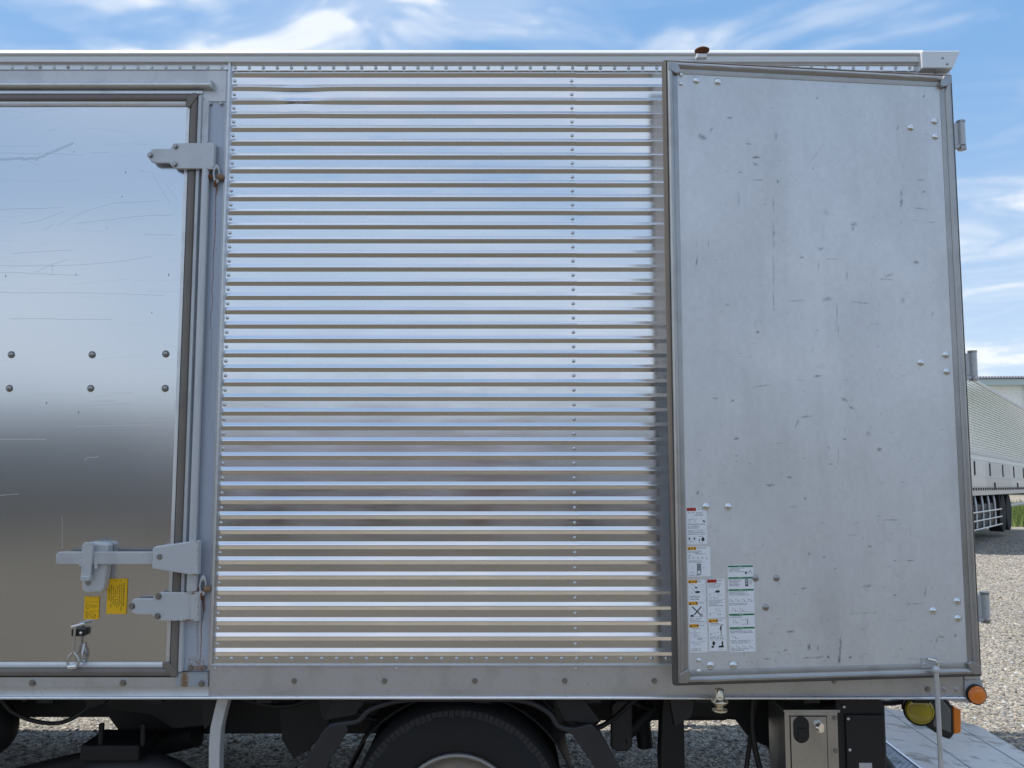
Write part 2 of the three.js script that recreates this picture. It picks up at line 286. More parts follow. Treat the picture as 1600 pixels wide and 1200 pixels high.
// --- side door with its seals and frame strips
const sideDoor = part('side_door', truck);
const scr1 = [[[-2.042, 2.984], [-1.895, 2.987], [-1.751, 3.05]], [[-2.043, 3.01], [-1.915, 3.006], [-1.839, 3.008], [-1.711, 3.0]], [[-1.686, 3.01], [-1.609, 3.012]], [[-1.959, 2.994], [-1.887, 2.958]], [[-1.433, 2.928], [-1.359, 2.804]], [[-1.381, 2.889], [-1.321, 2.811]], [[-1.945, 2.723], [-1.869, 2.733], [-1.776, 2.772]], [[-1.848, 2.695], [-1.818, 2.72]], [[-1.799, 2.713], [-1.7, 2.769], [-1.587, 2.804], [-1.397, 2.814]], [[-1.729, 2.723], [-1.584, 2.739], [-1.458, 2.754], [-1.338, 2.757]], [[-1.609, 2.713], [-1.598, 2.697]], [[-2.03, 2.778], [-1.777, 2.788]], [[-1.856, 3.103], [-1.824, 3.106]], [[-1.485, 2.938], [-1.44, 2.931]],
  [[-2.011, 2.444], [-1.697, 2.444], [-1.37, 2.434]], [[-2.017, 2.552], [-1.809, 2.552], [-1.702, 2.556], [-1.552, 2.568], [-1.42, 2.591]], [[-1.976, 2.601], [-1.737, 2.615]], [[-1.877, 2.526], [-1.81, 2.559], [-1.748, 2.578]], [[-1.81, 2.559], [-1.814, 2.514]], [[-2.016, 2.526], [-1.7, 2.513]], [[-1.968, 2.341], [-1.567, 2.339]], [[-1.455, 2.678], [-1.335, 2.675]]];
const scr2 = [[[-1.979, 1.87], [-1.8, 1.87]], [[-1.691, 1.919], [-1.406, 1.926]], [[-1.639, 1.799], [-1.593, 1.802]], [[-1.639, 1.799], [-1.647, 1.787]], [[-1.724, 1.579], [-1.717, 1.452]], [[-1.967, 1.655], [-1.894, 1.661]]];
{
  const X0 = -2.6, X1 = -1.304, Y0 = 1.032, Y1 = 3.2, W = 1024, Hh = Math.round(1024 * (Y1 - Y0) / (X1 - X0)), tx = (x) => (x - X0) / (X1 - X0) * W, ty = (y) => (Y1 - y) / (Y1 - Y0) * Hh;
  const strokes = (g, list, style, w, jit, seed) => { const r = rng(seed); g.strokeStyle = style; g.lineWidth = w; for (const l of list) { g.beginPath(); for (let i = 0; i < l.length - 1; i++) { const n = 14; for (let k = 0; k <= n; k++) { const t = k / n, x = tx(l[i][0] + (l[i + 1][0] - l[i][0]) * t), y = ty(l[i][1] + (l[i + 1][1] - l[i][1]) * t) + (r() - 0.5) * jit; if (k === 0 && i === 0) g.moveTo(x, y); else g.lineTo(x, y); } } g.stroke(); } };
  const faint = (g, seed, n, style) => { const r = rng(seed); for (let i = 0; i < n; i++) { g.strokeStyle = style(r()); g.lineWidth = 0.5 + r() * 0.9; const x = r() * W, y = r() * Hh, l = 20 + r() * 160, a = (r() - 0.5) * 0.25; g.beginPath(); g.moveTo(x, y); g.lineTo(x + l * Math.cos(a), y + l * Math.sin(a)); g.stroke(); } };
  const map = canvasTex(W, Hh, (g) => {
    g.fillStyle = 'rgb(232,233,235)'; g.fillRect(0, 0, W, Hh);
    faint(g, 4, 240, (t) => `rgba(140,144,150,${0.04 + 0.16 * t})`);
    strokes(g, scr1, 'rgba(120,126,132,0.38)', 1.0, 2.6, 9);
    strokes(g, scr1.slice(0, 1), 'rgba(150,154,160,0.22)', 9, 5, 10);
    const r = rng(51); for (let i = 0; i < 14; i++) { g.fillStyle = 'rgba(70,66,60,0.6)'; g.beginPath(); g.ellipse(r() * W, r() * Hh, 1.5, 2 + r() * 3, 0, 0, 7); g.fill(); }
  });
  const rough = canvasTex(W, Hh, (g) => {
    g.fillStyle = 'rgb(150,150,150)'; g.fillRect(0, 0, W, Hh);
    faint(g, 14, 120, (t) => `rgba(200,200,200,${0.05 + 0.18 * t})`);
    strokes(g, scr2, 'rgba(255,255,255,0.9)', 2, 1.2, 3); strokes(g, scr1, 'rgba(230,230,230,0.5)', 1.6, 2, 4);
  }, false);
  M.sheet = std(rgb(0.85, 0.85, 0.845), 0.32, 1, { map, roughnessMap: rough });
  const g = new THREE.PlaneGeometry(X1 - X0, Y1 - Y0, 60, 100).translate((X0 + X1) / 2, (Y0 + Y1) / 2, 0), p = g.attributes.position;
  const dim = [[-1.953, 2.199], [-1.638, 2.199], [-1.351, 2.202], [-1.953, 2.067], [-1.637, 2.067], [-1.348, 2.067]];
  for (let i = 0; i < p.count; i++) p.setZ(i, 0.0042 * (fbm(p.getX(i) * 1.3, p.getY(i) * 1.6, 2, 8) - 0.5));
  g.computeVertexNormals();
  mesh('door_sheet', g, M.sheet, sideDoor);
  for (const [x, y] of dim) rivetAt('bolt', dimpleBoltG, M.bolt, sideDoor, x, y, 0.001);
  for (let x = -2.27; x > X0; x -= 0.315) for (const y of [2.199, 2.067]) rivetAt('bolt', dimpleBoltG, M.bolt, sideDoor, x, y, 0.001);
  // frame strip (bevelled aluminium) then round rubber seal: right, top, bottom
  mesh('frame_strip', uvm(alongY([[-1.3045, -0.004], [-1.3045, 0.003], [-1.302, 0.0045], [-1.2905, 0.009], [-1.2885, 0.009], [-1.2885, -0.004]], 1.018, 3.214)), M.satin, sideDoor);
  mesh('frame_strip', uvm(alongX([[-0.004, 3.2005], [0.003, 3.2005], [0.009, 3.214], [0.009, 3.218], [-0.004, 3.218]], X0, -1.2895)), M.satin, sideDoor);
  mesh('frame_strip', uvm(alongX([[-0.004, 1.0315], [0.003, 1.0315], [0.009, 1.018], [0.009, 1.0135], [-0.004, 1.0135]], X0, -1.2895)), M.satin, sideDoor);
  const bulge = (a, b, k = 0.012) => { const o = []; for (let i = 0; i <= 8; i++) { const t = i / 8; o.push([a + (b - a) * t, 0.004 + k * Math.sqrt(Math.max(0, 1 - (2 * t - 1) ** 2))]); } return o; };
  mesh('seal', uvm(alongY([[-1.2883, -0.004], ...bulge(-1.2883, -1.2545), [-1.2545, -0.004]], 0.982, 3.2495)), M.rubber, sideDoor);
  mesh('seal', uvm(alongX([[-0.004, 3.2185], ...bulge(3.2185, 3.2505).map(([y, z]) => [z + 0.0006, y]), [-0.004, 3.2505]], X0, -1.27)), M.rubber, sideDoor);
  mesh('seal', uvm(alongX([[-0.004, 0.981], ...bulge(0.981, 1.013).map(([y, z]) => [z + 0.0006, y]), [-0.004, 1.013]], X0, -1.27)), M.rubber, sideDoor);
  // corner brackets of the seal
  mesh('seal_corner', uvm(plate([[-1.302, 3.196], [-1.286, 3.19], [-1.2545, 3.236], [-1.262, 3.2505], [-1.276, 3.2505], [-1.304, 3.214]], 0.006, 0.0195, 0.003)), M.rubber, sideDoor);
  mesh('seal_corner', uvm(plate([[-1.312, 1.034], [-1.29, 1.036], [-1.2545, 0.998], [-1.2545, 0.982], [-1.272, 0.981], [-1.312, 1.02]], 0.006, 0.0195, 0.003)), M.rubber, sideDoor);
}
// --- door post, jamb strip, lock rod
{
  const W = 128, Hh = 2048, Y0 = 0.998, Y1 = 3.222, X0 = -1.2545, X1 = -1.1475, tx = (x) => (x - X0) / (X1 - X0) * W, ty = (y) => (Y1 - y) / (Y1 - Y0) * Hh;
  const map = canvasTex(W, Hh, (g) => {
    g.fillStyle = 'rgb(188,194,203)'; g.fillRect(0, 0, W, Hh); const r = rng(5);
    for (let i = 0; i < 500; i++) { g.fillStyle = `rgba(110,105,100,${r() * 0.12})`; g.fillRect(r() * W, r() * Hh, 1 + r() * 3, 2 + r() * 18); }
    const streak = (x, a, b, al, w0, dr) => { for (let y = ty(a); y < ty(b); y += 2) { const t = (y - ty(a)) / (ty(b) - ty(a)), xx = tx(x) + dr * t + (vnoise(y * 0.02, 1, 3) - 0.5) * 7; g.fillStyle = `rgba(${100 + 30 * r()},58,34,${al * (1 - 0.6 * t) * (0.5 + r())})`; g.fillRect(xx - w0 / 2, y, w0 * (0.6 + 0.6 * r()), 2.5); } };
    streak(-1.176, 2.9, 2.3, 0.8, 4, -4); streak(-1.174, 2.3, 1.95, 0.3, 3, 2); streak(-1.172, 2.92, 2.84, 0.7, 9, 0);
    streak(-1.172, 1.29, 1.0, 0.75, 5, -9); streak(-1.17, 1.31, 1.22, 0.8, 11, 0); streak(-1.19, 1.19, 1.05, 0.25, 8, 0);
    for (let i = 0; i < 260; i++) { g.fillStyle = `rgba(130,72,34,${0.1 + 0.25 * r()})`; const t = r() * r(); g.fillRect(tx(-1.225) + r() * 75, Hh - 4 - t * 50, 2 + r() * 5, 2 + r() * 4); }
  });
  const pm = std(rgb(0.86, 0.88, 0.92), 0.48, 0.25, { map });
  const g = new THREE.BoxGeometry(X1 - X0, Y1 - Y0, 0.02).translate((X0 + X1) / 2, (Y0 + Y1) / 2, -0.012);
  const post = mesh('door_post', g, pm, truck);
  for (const [x, y] of [[-1.21, 3.213], [-1.167, 3.213], [-1.212, 1.01], [-1.159, 1.01]]) rivetAt('bolt', boltG, M.bolt, post, x, y, -0.002).scale.setScalar(0.8);
  mesh('jamb_strip', uvm(alongY([[-1.2535, -0.003], [-1.2535, 0.014], [-1.25, 0.017], [-1.2405, 0.017], [-1.2385, 0.014], [-1.2385, -0.003]], 1.0, 3.24)), M.paint, truck);
  mesh('jamb_cover', uvm(rb(-1.238, -1.212, 3.045, 3.224, -0.003, 0.01, 0.002)), M.paint, truck);
  mesh('post_edge', uvm(alongY([[-1.1475, -0.02], [-1.1475, 0.001], [-1.141, 0.001], [-1.141, -0.02]], 1.0, 3.35)), M.band, truck);
  const rod = mesh('lock_rod', bar([-1.2115, 1.2, 0.02], [-1.2115, 3.0, 0.02], 0.0145, 20), M.paint, truck);
  mesh('rod_sleeve', join([bar([-1.207, 1.3, 0.024], [-1.207, 1.37, 0.024], 0.0205, 20)]), M.paint, rod);
  for (const y of [1.305, 2.905]) { // eye and pin that carry the rod, rusted
    const e = mesh('rod_eye', new THREE.TorusGeometry(0.017, 0.006, 8, 20).scale(0.62, 1.75, 1).rotateY(0.5), M.paint, truck); e.position.set(-1.17, y + 0.012, 0.017);
    mesh('pin', bar([0.004, -0.012, 0.002], [0.028, -0.012, -0.006], 0.0115, 12), M.oxide, e);
    mesh('pin_tail', join([bar([-0.004, -0.052, 0], [-0.002, -0.025, 0.002], 0.006, 8), bar([-0.03, -0.012, 0.002], [-0.012, -0.012, 0.002], 0.009, 10)]), M.rust, e);
  }
}
const rustMap = canvasTex(512, 600, (g, W, Hh) => {
  g.fillStyle = 'rgb(252,252,252)'; g.fillRect(0, 0, W, Hh); const q = rng(61), X = (x) => (x + 1.45) / 0.3 * W, Y = (y) => (1.5 - y) / 0.35 * Hh;
  const stain = (x, y, w, h, n) => { for (let i = 0; i < n; i++) { g.fillStyle = `rgba(${120 + 50 * q()},${66 + 34 * q()},${28 + 22 * q()},${0.08 + 0.4 * q() * q()})`; const a = (q() + q() - 1) * w, b = (q() + q() - 1) * h; g.beginPath(); g.ellipse(X(x + a), Y(y + b), 1 + q() * 4, 1 + q() * 3, 0, 0, 7); g.fill(); } };
  stain(-1.182, 1.488, 0.035, 0.004, 150); stain(-1.175, 1.43, 0.003, 0.06, 50); stain(-1.18, 1.365, 0.02, 0.004, 90); stain(-1.21, 1.192, 0.03, 0.005, 170); stain(-1.2, 1.292, 0.035, 0.005, 130); stain(-1.179, 1.24, 0.003, 0.05, 60); stain(-1.315, 1.43, 0.016, 0.014, 26);
});
rustMap.wrapS = rustMap.wrapT = THREE.ClampToEdgeWrapping; rustMap.repeat.set(1 / 0.3, 1 / 0.35); rustMap.offset.set(1.45 / 0.3, -1.15 / 0.35);
const rustyPaint = std(rgb(0.575, 0.595, 0.62), 0.42, 0.2, { map: rustMap, roughnessMap: brushTex });
// --- hinges (painted plates)
function doorHinge(y, pts, bolts) {
  const h = mesh('hinge', uvm(plate(pts.map(([a, b]) => [a, b + y]), 0.02, 0.033, 0.003)), y < 2 ? rustyPaint : M.paint, truck);
  mesh('knuckle', join([bar([-1.19, y - 0.054, 0.017], [-1.19, y + 0.054, 0.017], 0.0165, 20)]), M.paint, h);
  for (const [a, b] of bolts) rivetAt('bolt', boltG, M.bolt, h, a, b + y, 0.032);
}
const hingeShape = [[-1.433, -0.012], [-1.433, 0.012], [-1.424, 0.026], [-1.408, 0.029], [-1.352, 0.029], [-1.338, 0.045], [-1.322, 0.052], [-1.186, 0.052], [-1.176, 0.042], [-1.176, -0.042], [-1.186, -0.053], [-1.322, -0.053], [-1.338, -0.046], [-1.352, -0.03], [-1.408, -0.03], [-1.424, -0.024]];
const hingeBolts = [[-1.427, 0.001], [-1.329, 0.037], [-1.329, -0.036]];
doorHinge(2.986, hingeShape, hingeBolts); doorHinge(1.243, hingeShape, hingeBolts);
// --- lever handle
{
  const lever = part('door_handle', truck);
  const s = new THREE.Shape(); s.moveTo(-1.345, 1.4015); s.lineTo(-1.345, 1.4485); s.lineTo(-1.69, 1.4485); s.quadraticCurveTo(-1.708, 1.4485, -1.708, 1.43); s.lineTo(-1.708, 1.418); s.quadraticCurveTo(-1.708, 1.4015, -1.69, 1.4015); s.closePath();
  mesh('lever_bar', uvm(plate(s, 0.047, 0.058, 0.003)), M.paint, lever);
  mesh('catch_plate', uvm(plate([[-1.337, 1.4675], [-1.182, 1.49], [-1.174, 1.486], [-1.173, 1.366], [-1.18, 1.3615], [-1.338, 1.386], [-1.3445, 1.394], [-1.3445, 1.459]], 0.03, 0.064, 0.004)), rustyPaint, lever);
  rivetAt('pivot_pin', new THREE.CylinderGeometry(0.0105, 0.0105, 0.004, 20).rotateX(Math.PI / 2), M.bolt, lever, -1.316, 1.43, 0.0635);
  mesh('pivot_fork', rb(-1.3605, -1.34, 1.407, 1.443, 0.04, 0.054, 0.004), M.paint, lever);
  const hs = [[-1.613, 1.478], [-1.53, 1.478], [-1.5205, 1.469], [-1.5205, 1.42], [-1.53, 1.31], [-1.541, 1.296], [-1.6, 1.296], [-1.612, 1.305], [-1.6225, 1.42], [-1.6225, 1.469]];
  mesh('lock_body', uvm(plate(hs, 0.002, 0.044, 0.007)), M.paint, lever);
  mesh('lock_flap', uvm(plate([[-1.599, 1.484], [-1.567, 1.484], [-1.5645, 1.48], [-1.569, 1.352], [-1.606, 1.352], [-1.602, 1.48]], 0.058, 0.07, 0.003)), M.paint, lever);
  mesh('flap_grip', rb(-1.605, -1.571, 1.342, 1.362, 0.043, 0.073, 0.004), M.paint, lever);
  mesh('guide_cheek', rb(-1.562, -1.55, 1.385, 1.425, 0.04, 0.062, 0.003), M.paint, lever);
  mesh('guide_cheek', rb(-1.62, -1.606, 1.394, 1.42, 0.04, 0.06, 0.003), M.paint, lever);
  rivetAt('keyhole', new THREE.CylinderGeometry(0.0095, 0.0095, 0.003, 20).rotateX(Math.PI / 2), M.bolt, lever, -1.589, 1.3315, 0.0445);
  rivetAt('lock_disc', new THREE.CylinderGeometry(0.0105, 0.0105, 0.002, 20).rotateX(Math.PI / 2), M.paint, lever, -1.589, 1.309, 0.0445);
}
// --- yellow notices on the side door
const ink = '#2a2412';
function tinyText(g, x, y, w, h, rows, seed, vertical, color = 'rgba(30,30,34,0.85)') { // lines of small characters, too small to read
  const r = rng(seed); g.strokeStyle = color;
  const step = (vertical ? w : h) / rows, cs = step * 0.68; g.lineWidth = Math.max(0.8, cs * 0.11);
  for (let k = 0; k < rows; k++) {
    const len = (vertical ? h : w) * (0.55 + 0.45 * r());
    for (let q = 0; q < len - cs; q += cs * 1.08) {
      const ox = vertical ? x + w - (k + 1) * step : x + q, oy = vertical ? y + q : y + k * step;
      if (r() < 0.06) continue;
      g.beginPath();
      const n = 2 + Math.floor(r() * 3);
      for (let i = 0; i < n; i++) { const yy = oy + cs * (0.1 + 0.8 * (i + 0.3 * r()) / n); g.moveTo(ox + cs * 0.1, yy); g.lineTo(ox + cs * 0.9, yy); }
      const xx = ox + cs * (0.25 + 0.5 * r()); g.moveTo(xx, oy); g.lineTo(xx + (r() - 0.5) * cs * 0.5, oy + cs * 0.95);
      if (r() < 0.5) { g.moveTo(ox + cs * 0.8, oy + cs * 0.1); g.lineTo(ox + cs * (0.5 + 0.4 * r()), oy + cs); }
      g.stroke();
    }
  }
}
const sticker = (name, x0, x1, y0, y1, z, tex, parent) => { const m = mesh(name, new THREE.BoxGeometry(x1 - x0, y1 - y0, 0.0008).translate((x0 + x1) / 2, (y0 + y1) / 2, z), std(rgb(0.95, 0.95, 0.95), 0.45, 0, { map: tex }), parent); return m; };
{
  sticker('yellow_notice', -1.5375, -1.4615, 1.209, 1.341, 0.0035, canvasTex(256, 444, (g, W, Hh) => {
    g.fillStyle = '#f2bd0c'; g.fillRect(0, 0, W, Hh); g.strokeStyle = 'rgba(120,90,0,0.5)'; g.strokeRect(6, 6, W - 12, Hh - 12);
    tinyText(g, 200, 24, 40, 380, 1, 3, true, ink); tinyText(g, 150, 60, 52, 370, 2, 4, true, ink); tinyText(g, 20, 84, 130, 340, 5, 5, true, ink);
    g.strokeStyle = ink; g.lineWidth = 3; g.beginPath(); g.arc(112, 30, 8, 0, 7); g.moveTo(170, 22); g.lineTo(184, 40); g.moveTo(184, 22); g.lineTo(170, 40); g.stroke();
  }), sideDoor).userData.label = 'tall yellow notice with columns of small print';
  sticker('key_notice', -1.622, -1.5655, 1.19, 1.274, 0.0035, canvasTex(256, 380, (g, W, Hh) => {
    g.fillStyle = '#f2bd0c'; g.fillRect(0, 0, W, Hh); g.strokeStyle = 'rgba(90,70,0,0.75)'; g.lineWidth = 4; g.beginPath(); g.moveTo(0, 88); g.lineTo(W, 88); g.moveTo(0, 245); g.lineTo(W, 245); g.stroke();
    g.strokeStyle = ink; g.lineWidth = 5; g.beginPath(); g.moveTo(24, 150); g.lineTo(40, 126); g.lineTo(72, 126); g.lineTo(92, 148); g.lineTo(190, 148); g.lineTo(218, 160); g.lineTo(190, 182); g.lineTo(172, 172); g.lineTo(156, 182); g.lineTo(138, 172); g.lineTo(96, 176); g.lineTo(72, 204); g.lineTo(40, 204); g.lineTo(24, 184); g.closePath(); g.moveTo(40, 160); g.lineTo(60, 160); g.moveTo(40, 174); g.lineTo(60, 174); g.stroke();
    tinyText(g, 24, 262, 215, 110, 3, 8, false, ink);
  }), sideDoor).userData.label = 'small yellow notice with a key outline';
}
// --- door hold-back latch: T-bar, black clip, wire hook
{
  const l = part('hold_back_latch', truck);
  mesh('clip', rb(-1.655, -1.606, 1.131, 1.158, 0.001, 0.026, 0.004), M.black, l);
  rivetAt('screw', smallDomeG, M.chrome, l, -1.619, 1.144, 0.026).scale.setScalar(0.6);
  mesh('t_bar', join([bar([-1.652, 1.167, 0.03], [-1.604, 1.179, 0.03], 0.005, 10)]), M.chrome, l);
  mesh('rod', bar([-1.638, 1.171, 0.03], [-1.641, 1.075, 0.03], 0.0048, 10), M.steel, l);
  mesh('hook', tube([[-1.641, 1.075, 0.03], [-1.656, 1.058, 0.03], [-1.66, 1.04, 0.03], [-1.654, 1.024, 0.03], [-1.641, 1.017, 0.032], [-1.628, 1.022, 0.03], [-1.62, 1.038, 0.03], [-1.626, 1.058, 0.03], [-1.641, 1.075, 0.03]], 0.0048, 50), M.steel, l);
  mesh('roller', bar([-1.655, 1.021, 0.032], [-1.624, 1.023, 0.032], 0.0085, 14), M.chrome, l);
  mesh('striker', join([rb(-1.635, -1.619, 1.05, 1.1, 0.001, 0.006, 0.002), tube([[-1.634, 1.04, 0.004], [-1.614, 1.042, 0.02], [-1.612, 1.07, 0.02], [-1.614, 1.1, 0.004]], 0.004, 24)]), M.steel, l);
}
// --- sill and lower rail
{
  const lip = (y) => { const o = []; for (let i = 0; i <= 8; i++) { const a = Math.PI * 0.6 - i / 8 * Math.PI * 1.1; o.push([0.006 + 0.006 * Math.cos(a), y + 0.0062 * Math.sin(a)]); } return o; };
  const sill = mesh('door_sill', uvm(bx(BL, -1.2605, 0.9435, 0.977, -0.01, 0.0085)), M.band, truck);
  for (const x of [-1.8, -1.46, -2.14]) rivetAt('bolt', boltG, M.bolt, sill, x, 0.957, 0.0083);
  const plateTex = canvasTex(256, 128, (g, W, Hh) => {
    g.fillStyle = 'rgb(176,182,188)'; g.fillRect(0, 0, W, Hh); const r = rng(8);
    for (let i = 0; i < 900; i++) { const x = 20 + (r() + r() + r()) / 3 * 90, y = Math.pow(r(), 0.9) * Hh; g.fillStyle = `rgba(${118 + 30 * r()},${74 + 20 * r()},36,${0.07 + 0.18 * r()})`; g.fillRect(x, y, 2 + r() * 5, 3 + r() * 12); }
    for (let i = 0; i < 220; i++) { g.fillStyle = `rgba(96,58,30,${0.2 * r()})`; g.fillRect(r() * W, r() * r() * 22, 2 + r() * 8, 2 + r() * 3); }
    for (let i = 0; i < 160; i++) { g.fillStyle = `rgba(110,80,40,${0.2 * r()})`; g.fillRect(W - 14 + r() * 14, r() * Hh, 2 + r() * 3, 3 + r() * 8); }
  });
  const sp = mesh('sill_plate', bx(-1.26, -1.1405, 0.944, 0.996, -0.008, 0.011), std(rgb(0.85, 0.87, 0.9), 0.5, 0.3, { map: plateTex }), truck);
  rivetAt('bolt', boltG, M.bolt, sp, -1.164, 0.955, 0.0108);
  const r1 = mesh('lower_rail', uvm(alongX([[-0.03, 0.943], [0.0035, 0.943], [0.0035, 0.911], ...lip(0.9035), [-0.03, 0.8965]], BL, -1.1395)), M.satin, truck);
  const r2 = mesh('lower_rail', uvm(alongX([[-0.03, 1.0245], [0.0105, 1.0245], [0.0125, 1.0225], [0.0125, 1.019], [0.0045, 1.017], [0.0045, 0.911], ...lip(0.9035), [-0.03, 0.8965]], -1.1385, 1.697)), M.band, truck);
  for (const x of [-0.819, -0.48, -0.14, 0.198, 0.535, 0.873, 1.211, 1.561]) rivetAt('bolt', boltG, M.bolt, r2, x, x > 1.5 ? 0.933 : 0.963, 0.0043).scale.setScalar(0.86);
  for (const x of [1.628, 1.674]) rivetAt('bolt', boltG, M.rivet, r2, x, 0.931, 0.0043);
  for (const x of [-1.117, -0.434, 0.241]) rivetAt('rivet', rivetG, M.rivet, r2, x, 1.009, 0.0044);
  const lp = []; for (let i = 0; i <= 10; i++) { const a = Math.PI * 0.75 - i / 10 * Math.PI * 1.25; lp.push([0.0085 + 0.0075 * Math.cos(a), 0.9025 + 0.0065 * Math.sin(a)]); }
  mesh('rail_lip', uvm(alongX([...lp, [0.0, 0.8962]], BL, 1.696)), M.bright, truck);
  mesh('corner_bracket', uvm(bx(1.7, 1.767, 0.884, 0.967, -0.05, 0.008)), M.paint, truck);
  mesh('corner_gusset', uvm(plate([[1.62, 0.896], [1.699, 0.896], [1.699, 0.884], [1.668, 0.884]], -0.03, 0.003, 0)), M.paint, truck);
  const ml = part('marker_lamp', truck); ml.position.set(1.737, 0.9165, 0.008);
  mesh('lamp_base', new THREE.CylinderGeometry(0.0365, 0.0365, 0.014, 32).rotateX(Math.PI / 2).translate(0, 0, 0.006), M.black, ml);
  const facets = []; for (let i = 0; i < 5; i++) for (let k = 0; k < (i ? i * 7 : 1); k++) { const a = k / Math.max(1, i * 7) * 6.283 + i * 0.3, rr = i * 0.0068; facets.push(new THREE.SphereGeometry(0.0042, 6, 4).scale(1, 1, 0.4).translate(rr * Math.cos(a), rr * Math.sin(a), 0.024 - rr * rr * 4)); }
  mesh('lens', join([domeGeo(0.0335, 0.013, 32).translate(0, 0, 0.011), ...facets.map((f) => f.translate(0, 0, -0.0022))]), M.amber, ml);
}

// ================================================================ the open rear door
const RW = 1.171, RH = 2.322;
function frameSide(profile, side) { // bar with mitred ends; profile of [inset, z]
  const pos = [], idx = [], n = profile.length, pt = (u, t, z) => { if (side === 0) return [t, u, z]; if (side === 1) return [RW - u, t, z]; if (side === 2) return [RW - t, RH - u, z]; return [u, RH - t, z]; };
  const L = side % 2 ? RH : RW, steps = 24;
  for (let s = 0; s <= steps; s++) for (const [u, z] of profile) { const t = u + (L - 2 * u) * s / steps; pos.push(...pt(u, t, z)); }
  for (let s = 0; s < steps; s++) for (let i = 0; i < n - 1; i++) { const a = s * n + i; idx.push(a, a + n, a + 1, a + 1, a + n, a + n + 1); }
  const g = new THREE.BufferGeometry(); g.setAttribute('position', new THREE.Float32BufferAttribute(pos, 3)); g.setIndex(idx); g.computeVertexNormals();
  const c = toCreasedNormals(g, 0.7); c.setAttribute('uv', new THREE.Float32BufferAttribute(new Float32Array(c.attributes.position.count * 2), 2)); return uvm(c);
}
const rearDoor = part('rear_door', truck);
rearDoor.position.set(0.58, 0.99, 0.17); rearDoor.rotation.y = 5.88 * Math.PI / 180;
